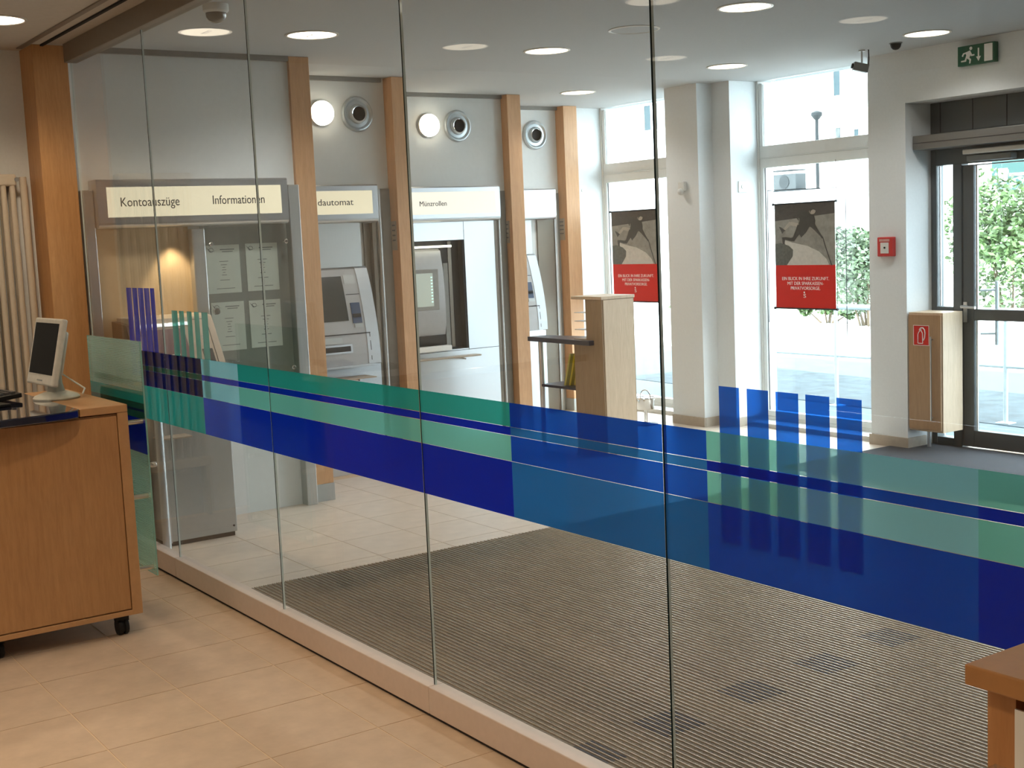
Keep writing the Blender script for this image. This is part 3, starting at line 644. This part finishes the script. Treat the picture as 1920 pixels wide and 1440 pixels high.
# ================================================================ POSTERS
def poster(lab,x0,z0,w,h,y,grp='promotion posters in the windows'):
    t=thing('window_poster',lab,'poster',(x0+w/2,y,z0),grp)
    X=lambda a:x0+a*w; Z=lambda b:z0+b*h
    m_a=plain('photo_hedge',(.06,.05,.042),.7,0,.3,40); m_b=plain('photo_field',(.24,.225,.195),.7,0,.2,25); m_c=plain('photo_path',(.50,.47,.42),.7,0,.1,30); m_dk=plain('photo_figure',(.050,.046,.038),.7,0,.2,60); m_gr=plain('photo_bush',(.10,.10,.085),.7,0,.3,50); m_sk=plain('photo_pale',(.36,.31,.26),.7)
    B(x0,x0+w,y,y+.003,z0,z0+h).obj('sheet',m_paper,t)
    L=lambda pts,nm,m,k: MB().prism([(X(a),Z(b)) for a,b in pts],'y',y-.0004*k,y-.0004*(k-1)).obj(nm,m,t)
    L([(0,.415),(1,.415),(1,1),(0,1)],'photo_field',m_b,1)
    L([(0,.84),(.5,.865),(1,.89),(1,1),(0,1)],'photo_hedge',m_a,2)
    L([(.2,.415),(.9,.415),(.86,.47),(.74,.54),(.55,.595),(.3,.63),(.12,.665),(.2,.60),(.30,.57),(.30,.50)],'photo_path',m_c,2)
    L([(0,.415),(.2,.415),(.30,.50),(.31,.56),(.24,.60),(.1,.63),(0,.62)],'photo_bush',m_gr,3)
    Q=lambda pts:[((x-150)/670,1-(y-130)/1190) for x,y in pts]
    L(Q([(385,345),(430,360),(420,395),(370,385),(330,375),(300,405),(262,430),(250,412),(290,365),(318,335),(350,338)]),'figure_rear_leg',m_sk,3)
    L(Q([(198,383),(222,392),(250,412),(275,432),(258,440),(236,467),(225,440)]),'figure_shoe',m_dk,4)
    L(Q([(405,300),(398,235),(428,204),(470,214),(548,236),(596,262),(612,335),(603,392),(560,402),(500,398),(415,378),(436,330),(430,262),(424,330)]),'figure_jacket',m_dk,3)
    L(Q([(412,372),(505,395),(545,398),(505,462),(452,517),(432,480),(398,520),(372,556),(330,545),(360,505),(388,440)]),'figure_trousers',m_dk,4)
    L(Q([(372,556),(330,552),(268,535),(262,590),(242,585),(232,508),(275,505),(340,516),(362,508)]),'figure_leg',m_dk,5)
    L(Q([(560,390),(606,370),(640,440),(676,498),(694,520),(682,538),(664,510),(610,450),(560,402)]),'figure_arm',m_dk,5)
    L(Q([(580+36*math.cos(k*.6283),228+34*math.sin(k*.6283)) for k in range(10)]),'figure_head',m_sk,5)
    L(Q([(548,205),(575,186),(606,196),(618,222),(590,208),(565,222),(556,250)]),'figure_hair',m_dk,6)
    L(Q([(686,522),(694,520),(716,600),(745,700),(788,832),(774,832),(736,706),(706,606)]),'walking_stick',m_dk,5)
    L([(0,0),(1,0),(1,.415),(0,.415)],'red_field',m_red,2)
    for k,s in enumerate(('EIN BLICK IN IHRE ZUKUNFT.','MIT DER SPARKASSEN-','PRIVATVORSORGE.')):
        ww=(.78,.60,.49)[k]*w
        text_mesh(s,.036,(X(.5)-ww/2,y-.0012,Z(.272-.046*k)),'-y',m_lwhite,'lettering',t,.0003,width=ww)
    text_mesh('S',.042,(X(.465),y-.0012,Z(.105)),'-y',m_lwhite,'printed_emblem',t,.0003,width=.027)
    MB().lathe((X(.485),y-.0010,Z(.155)),'y',[(.007,0),(.007,-.0006)],12).obj('emblem_dot',m_lwhite,t)
    for zz in (z0,z0+h): MB().tube((x0-.012,y,zz),(x0+w+.012,y,zz),.006,8).obj('rod',m_black,t)
    for xx in (x0-.012,x0+w+.012):
        for zz in (z0,z0+h): MB().lathe((xx,y,zz),'x',[(.010,-.006),(.010,.006)],10).obj('rod_cap',m_black,t)
    MB().tube((x0+w+.012,y+.004,z0-.2),(x0+w+.012,y+.004,2.07),.0018,5).obj('cable',m_black,t)
    return t
poster('hanging poster in the left window, its right edge behind the glass joint',-9.195,.975,.63,.815,7.5)
poster('hanging poster in the right window, photo above a red text field',-7.172,.953,.61,.812,7.5)
t=thing('wire_frame','thin black wire frame hanging around the right window poster','wire frame',(-6.9,7.56,.8))
MB().path([(-7.31,7.56,.83),(-7.30,7.56,1.88),(-6.51,7.56,1.865),(-6.51,7.56,.74)],.0028,6).obj('wire',m_black,t)
# ================================================================ FIRE EXTINGUISHER CABINET
t=thing('extinguisher_cabinet','narrow beech fire extinguisher cabinet with red symbol beside the door','cabinet',(-5.64,7.45,.13))
B(-5.775,-5.495,7.345,7.56,.135,.962).obj('body',m_beechl,t,bev=.002)
B(-5.768,-5.503,7.33,7.344,.15,.947).obj('door',m_beechl if 0 else wood('beech_cabinet_door',(.36,.215,.11),(.42,.26,.14)),t,bev=.002)
MB().tube((-5.57,7.312,.22),(-5.57,7.312,.80),.006).tube((-5.57,7.312,.24),(-5.57,7.33,.24),.005).tube((-5.57,7.312,.78),(-5.57,7.33,.78),.005).obj('handle',m_steel,t)
s=B(-5.725,-5.595,7.3285,7.33,.735,.875).obj('red_symbol_sign',m_red,t)
mb=MB()
for a,b,c,e in ((-5.725,-5.595,.735,.738),(-5.725,-5.595,.872,.875),(-5.725,-5.722,.735,.875),(-5.598,-5.595,.735,.875)): mb.box(a,b,7.327,7.3285,c,e)
mb.obj('sign_border',m_lwhite,t)
cx,cz=-5.665,.80
ol=[(-.022,-.05),(-.022,.01),(-.015,.028),(-.004,.034),(-.004,.046),(.004,.046),(.008,.034),(.016,.022),(.018,-.05)]
mb=MB()
for a,b in zip(ol,ol[1:]+ol[:1]): mb.tube((cx+a[0],7.3275,cz+a[1]),(cx+b[0],7.3275,cz+b[1]),.0028,5)
arc=[(-.01,.040),(.0,.056),(.02,.058),(.034,.045),(.038,.02),(.034,-.01),(.022,-.03)]
for a,b in zip(arc,arc[1:]): mb.tube((cx+a[0],7.3275,cz+a[1]),(cx+b[0],7.3275,cz+b[1]),.004,5)
mb.obj('extinguisher_symbol',m_lwhite,t)
MB().tube((-5.70,7.46,.006),(-5.70,7.46,.135),.014,12).obj('leg',m_steel,t)
# ================================================================ STANDING DESK UNIT
t=thing('standing_desk','beech standing desk tower with dark blue writing top on a steel leg','desk',(-7.4,5.8,0))
mb=MB(); x0,x1,ya,yb=-7.497,-7.16,5.72,6.02
mb.box(x0,x1,ya+.0,yb,0,.84); mb.box(x0+.15,x1,ya,yb,.84,1.13); mb.box(x0-.0,x0+.02,yb-.02,yb,.84,1.13)
mb.obj('tower',wood('beech_tower',(.30,.20,.11),(.38,.26,.15)),t)
B(x0-.01,x1+.006,ya-.006,yb+.006,1.13,1.152).obj('top_board',m_beechl,t,bev=.002)
B(x1,x1+.008,ya+.012,yb-.012,.02,1.125).obj('side_panel',m_beechl,t)
for k in range(3): B(x0+.0,x0+.15,ya+.01,yb-.02,.905+.062*k,.909+.062*k).obj('letter_shelf',m_steel,t)
MB().prism([(-8.06,5.70),(-7.26,5.67),(-7.26,6.02),(-8.03,5.86)],'z',.80,.835).obj('writing_top',m_navy,t,bev=.003)
B(-7.96,-7.49,5.74,5.98,.45,.47).obj('lower_shelf',m_navy,t,bev=.002)
MB().tube((-7.965,5.76,0),(-7.965,5.76,.80),.024,18).obj('leg',m_steel,t,smooth=True)
MB().lathe((-7.965,5.76,0),'z',[(.09,0),(.09,.01),(.03,.018)],24).obj('foot',m_steel,t,smooth=True)
t=thing('leaning_brochures','yellow brochures leaning on the lower shelf of the standing desk','brochure',(-7.65,5.86,.47))
for k in range(3):
    mb=MB().prism([(-7.72+.035*k,.472),(-7.70+.035*k,.472),(-7.62+.03*k,.715),(-7.64+.03*k,.715)],'y',5.78+.02*k,5.95); mb.obj('leaflet',m_yel if k else plain('yellow_leaflet_pale',(.55,.50,.12),.6),t)
# chrome bin
t=thing('chrome_waste_stand','low chrome ash bin with loop handle on a thin stand by the left window','bin',(-8.12,6.92,0))
bx,by=-8.12,6.92
MB().lathe((bx,by,0),'z',[(.10,0),(.10,.008),(.02,.014)],28).obj('base',m_black,t,smooth=True)
MB().tube((bx-.012,by,.012),(bx-.012,by,.13),.007).tube((bx+.012,by,.012),(bx+.012,by,.13),.007).obj('stand',m_chrome,t)
MB().lathe((bx,by,.13),'z',[(.075,0),(.078,.01),(.078,.09),(.082,.095)],32).obj('bowl',m_chrome,t,smooth=True)
MB().lathe((bx,by,.215),'z',[(.082,0),(.115,.012),(.112,.018),(.078,.014)],32,cap=False).obj('rim',m_chrome,t,smooth=True)
MB().path([(bx-.065,by,.225),(bx-.055,by,.26),(bx-.03,by,.283),(bx,by,.29),(bx+.03,by,.283),(bx+.055,by,.26),(bx+.065,by,.225)],.005,8).obj('handle',m_chrome,t,smooth=True)
# ================================================================ ENTRANCE MATS
MATZ=.0
t=thing('ribbed_entrance_mat','large ribbed entrance mat with metal strips behind the glass wall','mat',(-3,4,0))
B(MAT_X0,1.0,2.17,6.2,-.003,.0035).obj('carpet_base',m_matb,t)
mb=MB(); y=2.18
while y<6.2:
    mb.add([(MAT_X0,y,.004),(1.0,y,.004),(1.0,y+.0015,.0105),(MAT_X0,y+.0015,.0105),(MAT_X0,y+.0045,.0105),(1.0,y+.0045,.0105),(1.0,y+.006,.004),(MAT_X0,y+.006,.004)],[(0,1,2,3),(3,2,5,4),(4,5,6,7)]); y+=.0225
tag(mb.obj('metal_strips',m_matr,t),kind='stuff')
mb=MB(); y=2.186; random.seed(3)
while y<6.19:
    mb.add([(MAT_X0,y+.001,.004),(1.0,y+.001,.004),(1.0,y+.004,.0085),(MAT_X0,y+.004,.0085),(MAT_X0,y+.011,.0085),(1.0,y+.011,.0085),(1.0,y+.0145,.004),(MAT_X0,y+.0145,.004)],[(0,1,2,3),(3,2,5,4),(4,5,6,7)]); y+=.0225
tag(mb.obj('carpet_strips',m_matc,t),kind='stuff')
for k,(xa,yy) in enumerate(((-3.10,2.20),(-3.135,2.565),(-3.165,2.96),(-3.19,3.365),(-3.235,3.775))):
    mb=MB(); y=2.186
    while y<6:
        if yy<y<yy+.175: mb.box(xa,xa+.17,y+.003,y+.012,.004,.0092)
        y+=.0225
    mb.obj('blue_square',m_matb,t)  # dark blue squares set across the carpet strips
t=thing('dark_door_mat','dark grey carpet mat in front of the entrance door','mat',(-4,7,0))
B(-5.93,1.0,6.22,7.32,-.003,.006).obj('carpet',m_matd,t); B(-5.775,-3.42,7.32,7.6,-.003,.006).obj('threshold_carpet',m_matd,t)
# ================================================================ RADIATOR
t=thing('column_radiator','tall cream column radiator at the left picture edge','radiator',(-7.45,1.6,.2))
for k in range(9):
    y=1.822-.048*k
    mb=MB().tube((-7.43,y,.34),(-7.43,y,2.02),.0165,12).tube((-7.475,y,.34),(-7.475,y,2.02),.0165,12); mb.obj('tube',m_radi,t,smooth=True)
B(-7.497,-7.41,1.40,1.845,2.0,2.065).obj('top_header',m_radi,t,bev=.012,seg=3); B(-7.497,-7.41,1.40,1.845,.30,.36).obj('bottom_header',m_radi,t,bev=.012,seg=3)
MB().tube((-7.40,1.845,2.035),(-7.41,1.845,2.035),.012,12).obj('bleed_valve',m_steel,t)
B(-7.497,-7.41,1.42,1.44,.0,.30).obj('foot',m_radi,t); B(-7.497,-7.41,1.80,1.82,.0,.30).obj('foot',m_radi,t)
o=tag(MB().tube((-7.44,1.885,0),(-7.44,1.885,2.05),.02,16).obj('heating_pipe',m_radi,smooth=True),'vertical cream heating pipe between radiator and thick column','pipe')
# ================================================================ RECEPTION DESK
t=thing('desk_cabinet','beech reception cabinet on black castors in the left foreground','cabinet',(-5.5,1.3,0))
B(-6.15,-5.283,.30,1.662,.105,.945).obj('carcass',m_beech,t)
B(-5.284,-5.272,.30,1.628,.118,.938).obj('front_panel',m_beech,t)
B(-5.2845,-5.27,1.632,1.676,.09,.95).obj('right_edge_strip',m_edge,t,bev=.002); B(-5.2845,-5.27,.30,1.632,.09,.112).obj('bottom_edge_strip',m_edge,t,bev=.002)
B(-6.15,-5.284,1.662,1.676,.09,.95).obj('side_board',m_beech,t)
B(-6.15,-5.268,1.48,1.676,.95,.982).obj('top_board',m_edge,t,bev=.003)
B(-6.15,-5.285,.30,1.474,.945,.95).obj('under_top',m_edge,t)
def castor(lab,x,y):
    c=thing('castor','x','c',(x,y,0)); del c['label']; del c['category']; return c
for (x,y) in ((-5.33,1.60),(-5.36,1.10),(-6.05,1.60),(-6.05,1.1)):
    mb=MB().lathe((x,y,.036),'y',[(.034,-.022),(.036,-.018),(.036,-.006),(.030,-.004),(.030,.004),(.036,.006),(.036,.018),(.034,.022)],20)
    w=mb.obj('castor',m_black,t,smooth=True)
    h=MB().box(x-.02,x+.02,y-.026,y+.026,.06,.09).tube((x,y,.085),(x,y,.105),.012); q=h.obj('castor_fork',m_black,None); q.parent=w
# curved dark glass top
pts=[(-6.9,.20),(-5.255,.20)]
arc=[(-5.185,.35),(-5.165,.6),(-5.165,.9),(-5.175,1.15),(-5.195,1.33),(-5.215,1.43)]
pts=[(-6.9,.20)]+[(-5.20,.20)]+arc+[(-5.235,1.465),(-5.27,1.478),(-6.9,1.478)]
t2=thing('dark_glass_counter','dark blue glossy counter top with rounded corner on the beech cabinet','counter top',(-5.8,1,.95))
MB().prism(pts,'z',.951,.984).obj('slab',m_blue,t2,bev=.005,seg=3)
# monitor
t=thing('flat_monitor','small off-white flat monitor tilted back on a round foot','monitor',(-5.76,1.52,.984))
mx,my=-5.765,1.525
MB().lathe((mx,my,.984),'z',[(.098,0),(.100,.006),(.090,.016),(.05,.030),(.03,.034)],40).obj('round_foot',plain('monitor_plastic',(.55,.55,.50),.4),t,smooth=True)
MB().lathe((mx+.0,my-.0,1.01),'z',[(.040,0),(.030,.04),(.028,.11)],24).obj('neck',plain('monitor_neck_plastic',(.50,.52,.50),.4),t,smooth=True)
nrm=Vector((.06,-1,0)).normalized(); tilt=math.radians(13)
MM=Matrix.Translation((mx-.01,my-.068,1.05))@Matrix.Rotation(math.atan2(nrm.y,nrm.x)+math.pi/2,4,'Z')@Matrix.Rotation(-tilt,4,'X')
def loc(mb,M):
    mb.v=[tuple(M@Vector(v)) for v in mb.v]; return mb
W2=.172;H=.295
mwhite=plain('monitor_shell',(.62,.60,.55),.38)
loc(MB().box(-W2,W2,0,.028,0,H),MM).obj('bezel',mwhite,t,bev=.008,seg=3)
loc(MB().box(-W2+.04,W2-.04,.028,.055,.05,H-.05),MM).obj('rear_shell',mwhite,t,bev=.01,seg=2)
loc(MB().box(-W2+.022,W2-.022,-.0015,.001,.048,H-.022),MM).obj('display',plain('monitor_display',(.006,.006,.007),.5,0,.05,spec=.08),t)
mb=MB()
for k in range(5): mb.box(-.03+.014*k,-.023+.014*k,-.003,0,.018,.024)
loc(mb,MM).obj('buttons',m_cab,t)
MB().path([(mx+.05,my+.10,.998),(mx-.05,my+.14,1.01),(mx-.12,my+.10,1.05),(mx-.14,my+.04,1.10)],.004,6).obj('cable',m_white,t)
# keyboard
t=thing('black_keyboard','black keyboard on the dark counter at the left edge','keyboard',(-6.03,1.285,.985))
KM=Matrix.Translation((-6.03,1.285,.9908))@Matrix.Rotation(math.radians(8),4,'Z')@Matrix.Rotation(math.radians(4),4,'X')
loc(MB().prism([(-.21,-.085),(.21,-.085),(.225,-.06),(.21,.085),(-.21,.085),(-.225,-.06)],'z',0,.02),KM).obj('case',m_black,t,bev=.004)
kmesh=MB().box(0,.016,0,.016,.020,.030).mesh('key',plain('key_cap',(.07,.07,.075),.35))
for rr in range(5):
    for cc in range(20):
        k=bpy.data.objects.new('key',kmesh); COL.objects.link(k); k.parent=t
        k.matrix_local=Matrix.Translation(-Vector(t.location))@KM@Matrix.Translation((-.205+cc*.0205,-.06+rr*.026,0))
t=tag(loc(MB().prism([(-.06,-.10),(.06,-.10),(.06,.10),(-.06,.10)],'z',0,.012),Matrix.Translation((-5.66,1.19,.985))@Matrix.Rotation(.2,4,'Z')).obj('black_folder',m_black,None,bev=.003),'flat black folder on the dark counter in front of the keyboard','folder')
# striped glass screen on pins
t=thing('striped_glass_screen','small glass screen with frosted stripes pinned to the reception cabinet side','glass screen',(-5.65,1.757,.23))
sx0,sx1,sy0,sz0,sz1=-6.03,-5.293,1.755,.232,1.235
mb=MB(); vs=[(sx0,sy0,sz0),(sx1,sy0,sz0),(sx1,sy0+.007,sz0),(sx0,sy0+.007,sz0),(sx0,sy0,sz1),(sx1,sy0,sz1),(sx1,sy0+.007,sz1),(sx0,sy0+.007,sz1)]
mb.add(vs,[(0,1,5,4),(2,3,7,6)],0); mb.add(vs,[(3,2,1,0),(4,5,6,7),(1,2,6,5),(3,0,4,7)],1); gp=mb.obj('glass_sheet',[m_scr,plain('screen_edge_glass',(.22,.42,.36),.2)],t)
def st(z0,z1,m,nm='film_stripe',y=sy0-.0006): return MB().quad((sx0,y,z0),(sx1,y,z0),(sx1,y,z1),(sx0,y,z1)).obj(nm,m,t)
mb=MB(); z=1.025
while z<1.23: mb.quad((sx0+.002,sy0-.0006,z),(sx1-.002,sy0-.0006,z),(sx1-.002,sy0-.0006,z+.0052),(sx0+.002,sy0-.0006,z+.0052)); z+=.0075
tag(mb.obj('frosted_lines',m_fl,t),kind='stuff')
st(.972,1.022,m_fg); st(.945,.972,m_fdg); st(.935,.945,m_fn); st(.905,.935,m_fdg); st(.755,.905,m_fd)
mb=MB(); z=.245
while z<.75: mb.quad((sx0+.002,sy0-.0006,z),(sx1-.002,sy0-.0006,z),(sx1-.002,sy0-.0006,z+.0052),(sx0+.002,sy0-.0006,z+.0052)); z+=.0075
tag(mb.obj('frosted_lines',m_fl,t),kind='stuff')
for z in (.895,.575,.265):
    for x in (-5.33,-5.95): MB().tube((x,1.676,z),(x,1.768,z),.011,14).obj('pin',m_pin,t,smooth=True)
# ================================================================ RIGHT FOREGROUND COUNTER
t=thing('counter_corner','corner of a beech counter at the lower right','counter',(-.8,1.8,0))
B(-1.135,.6,1.562,2.06,.918,.95).obj('top_board',plain('counter_beech',(.42,.20,.07),.35),t,bev=.003,seg=2)
mside=wood('counter_side_beech',(.45,.20,.07),(.53,.26,.10))
B(-1.122,-1.075,1.60,2.04,0,.918).obj('side_panel',mside,t); B(-1.075,.6,1.65,2.04,0,.918).obj('front_panel',mside,t)
t=tag(B(-1.069,-.70,1.588,1.592,.45,.893).obj('white_paper_sheet',m_lwhite),'white sheet standing at the counter front, cut by the right picture edge','paper')
t=thing('acrylic_holder','clear acrylic leaflet holder in front of the counter corner','leaflet holder',(-.9,1.45,0))
mac=glass('acrylic',(.9,.9,.88),.05,.05,(.8,.6,.45))
hx0,hx1,hy0,hy1,hz=-1.04,-.66,1.42,1.50,.845
mb=MB(); 
for b in ((hx0,hx1,hy0,hy0+.003,0.3,hz),(hx0,hx0+.003,hy0,hy1,.3,hz),(hx1-.003,hx1,hy0,hy1,.3,hz),(hx0,hx1,hy1-.003,hy1,.3,hz),(hx0,hx1,hy0,hy1,.3,.303)): mb.box(*b)
mb.obj('pocket',mac,t)
MB().path([(hx0,hy0,.3),(hx0,hy0,hz),(hx1,hy0,hz)],.0014,5).obj('edge',plain('acrylic_edge',(.45,.33,.24),.3),t)
B(-.9,-.8,1.44,1.46,0,.3).obj('stand',m_steel,t)
# ================================================================ OUTSIDE
struct('pavement',B(-60,30,7.75,80,-.12,-.03),m_pave)
m_st=B(-60,30,12.1,60,-.03,-.022); struct('street',m_st,m_asph)
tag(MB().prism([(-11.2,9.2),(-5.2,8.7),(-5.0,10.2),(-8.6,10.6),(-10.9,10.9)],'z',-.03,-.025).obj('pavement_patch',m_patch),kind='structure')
tag(B(-9.4,-6.1,7.79,8.05,-.03,-.012).obj('drain_grate',plain('grate_metal',(.35,.38,.38),.5,.5)),'metal drain grate strip outside along the windows','grate')
# hand rails
t=thing('entrance_railing','pale painted handrail outside the windows and door','railing',(-6,8.85,0))
R0=8.85
for x in (-9.6,-7.75,-6.04,-4.3): MB().tube((x,R0,-.02),(x,R0,.86),.018,12).obj('post',m_railm,t,smooth=True); B(x-.06,x+.06,R0-.05,R0+.05,-.03,-.018).obj('base_plate',m_railm,t)
MB().tube((-9.6,R0,.862),(-4.3,R0,.862),.024,12).obj('top_rail',m_railm,t,smooth=True); MB().tube((-9.6,R0,.425),(-4.3,R0,.425),.014,12).obj('lower_rail',m_railm,t,smooth=True)
# shrubs
def shrub(lab,cx,cy,w,dp,h,n,m,seed,z0=.05):
    rnd=random.Random(seed); t=thing('leafy_shrub',lab,'shrub',(cx,cy,0),'shrubs across the street')
    blobs=[(rnd.uniform(-w,w)*.55,rnd.uniform(-dp,dp)*.5,rnd.uniform(.3,.8)*h,rnd.uniform(.22,.4)*h) for _ in range(7)]
    mb=MB()
    for i in range(n):
        b=blobs[i%7]; a=Vector((rnd.gauss(0,1),rnd.gauss(0,1),rnd.gauss(0,1))).normalized(); rr=b[3]*(rnd.random()**.35)
        p=Vector((cx+b[0],cy+b[1],b[2]+z0))+a*rr; p.z=max(p.z,.03)
        e=Vector((rnd.gauss(0,1),rnd.gauss(0,1),rnd.gauss(0,.6))).normalized()*rnd.uniform(.035,.065); f=e.cross(Vector((rnd.gauss(0,1),rnd.gauss(0,1),rnd.gauss(0,1)))).normalized()*rnd.uniform(.018,.032)
        mb.add([p-e,p+f,p+e,p-f],[(0,1,2,3)])
    tag(mb.obj('foliage',m,t),kind='stuff')
    s=MB()
    for b in blobs: s.tube((cx+b[0]*.3,cy+b[1]*.3,-.02),(cx+b[0],cy+b[1],b[2]),.018,6,.006)
    s.obj('stems',m_bark,t); return t
shrub('dark leafy shrub beside the right window poster',-13.35,16,.75,.5,1.45,4200,m_leafd,1)
shrub('low green shrub under the right window poster',-14.35,16.2,.6,.4,.42,1600,m_leaf,2,0)
shrub('tall yellow green shrub seen through the door glass',-10.95,16.2,1.05,.6,2.05,6500,m_leaf,3)
shrub('shrub at the right edge of the door glass',-8.4,17.2,.8,.6,1.8,4500,m_leaf,4)
shrub('low shrub beyond the left window',-17.5,16.3,.8,.5,.5,1500,m_leaf,5,0)
t=thing('planter_box','pale concrete planter in front of the tall shrub','planter',(-10.9,14.85,0)); B(-11.9,-9.9,14.7,15.0,-.02,.34).obj('trough',m_fac,t,bev=.01); B(-11.85,-9.95,14.73,14.97,.34,.35).obj('soil',m_bark,t)
# buildings
def building(lab,x0,x1,y,h,wins,dep=8):
    t=thing('far_building',lab,'building',((x0+x1)/2,y,0),None)
    B(x0,x1,y,y+dep,-.03,h).obj('walls',m_fac,t); B(x0-.1,x1+.1,y-.1,y+dep,h,h+.15).obj('roof_edge',m_fac,t)
    for (a,b,z0,z1) in wins:
        w=B(a,b,y-.02,y+.01,z0,z1).obj('window',m_fwin,t)
        f=MB().box(a-.05,a,y-.04,y,z0-.05,z1+.05).box(b,b+.05,y-.04,y,z0-.05,z1+.05).box(a,b,y-.04,y,z1,z1+.05).box(a,b,y-.04,y,z0-.05,z0)
        q=f.obj('window_frame',m_lwhite,None); q.parent=w
    return t
building('tall white apartment house across the street',-38,-18.5,30,12,[(-26.2,-25.95,5.33,6.5),(-26.15,-25.95,4.0,4.4),(-25.45,-25.28,3.98,4.29),(-28.75,-28.66,5.05,5.29),(-28.75,-28.66,4.52,4.75),(-34.75,-34.4,5.1,5.95),(-34.25,-34.05,5.1,6.0),(-22,-21.5,4,5.3),(-20.3,-19.8,4,5.3),(-20.1,-19.5,2.2,3.3)])
building('low flat roofed white building with rooftop cooling unit',-30,-21.5,24.6,2.30,[(-23.0,-22.2,.9,1.6)],2.4)
building('white house on the right beyond the shrubs',-17.9,-2,31,7,[(-16,-15,3.5,5),(-13,-12,3.5,5),(-9,-8,3.5,5)])
t=thing('rooftop_cooling_unit','cooling unit with round fan on the low flat roof','cooling unit',(-24.1,25.7,2.45))
B(-24.8,-23.3,25.6,26.1,2.45,2.53).obj('base_frame',m_acd,t); B(-24.55,-23.75,25.65,26.05,2.53,2.95).obj('casing',m_acl,t,bev=.02); MB().lathe((-24.15,25.65,2.74),'y',[(.17,0),(.17,-.02),(.14,-.02)],24).obj('fan_ring',m_acd,t); B(-24.8,-23.8,25.6,26.1,3.03,3.06).obj('cover_plate',m_acd,t)
t=thing('street_lamp','thin street lamp post seen through the upper right window','street lamp',(-25.1,28,0)); MB().tube((-25.1,28,-.03),(-25.1,28,4.5),.05,10).obj('pole',m_acd,t); MB().lathe((-25.1,28,4.5),'z',[(.06,0),(.16,.12),(.16,.2),(.05,.25)],14).obj('lamp_head',m_acd,t)
t=thing('teal_sign_board','teal and white sign board beyond the door glass','sign board',(-18.9,28,2)); B(-19.5,-18.0,28,28.1,2.2,2.95).obj('board',m_teal,t); B(-19.3,-19.05,27.98,28,2.45,2.75).obj('white_mark',m_lwhite,t); B(-19.0,-18.2,27.98,28,2.55,2.62).obj('white_mark',m_lwhite,t); MB().tube((-18.8,28.05,-.03),(-18.8,28.05,2.2),.05,8).obj('post',m_camb,t)
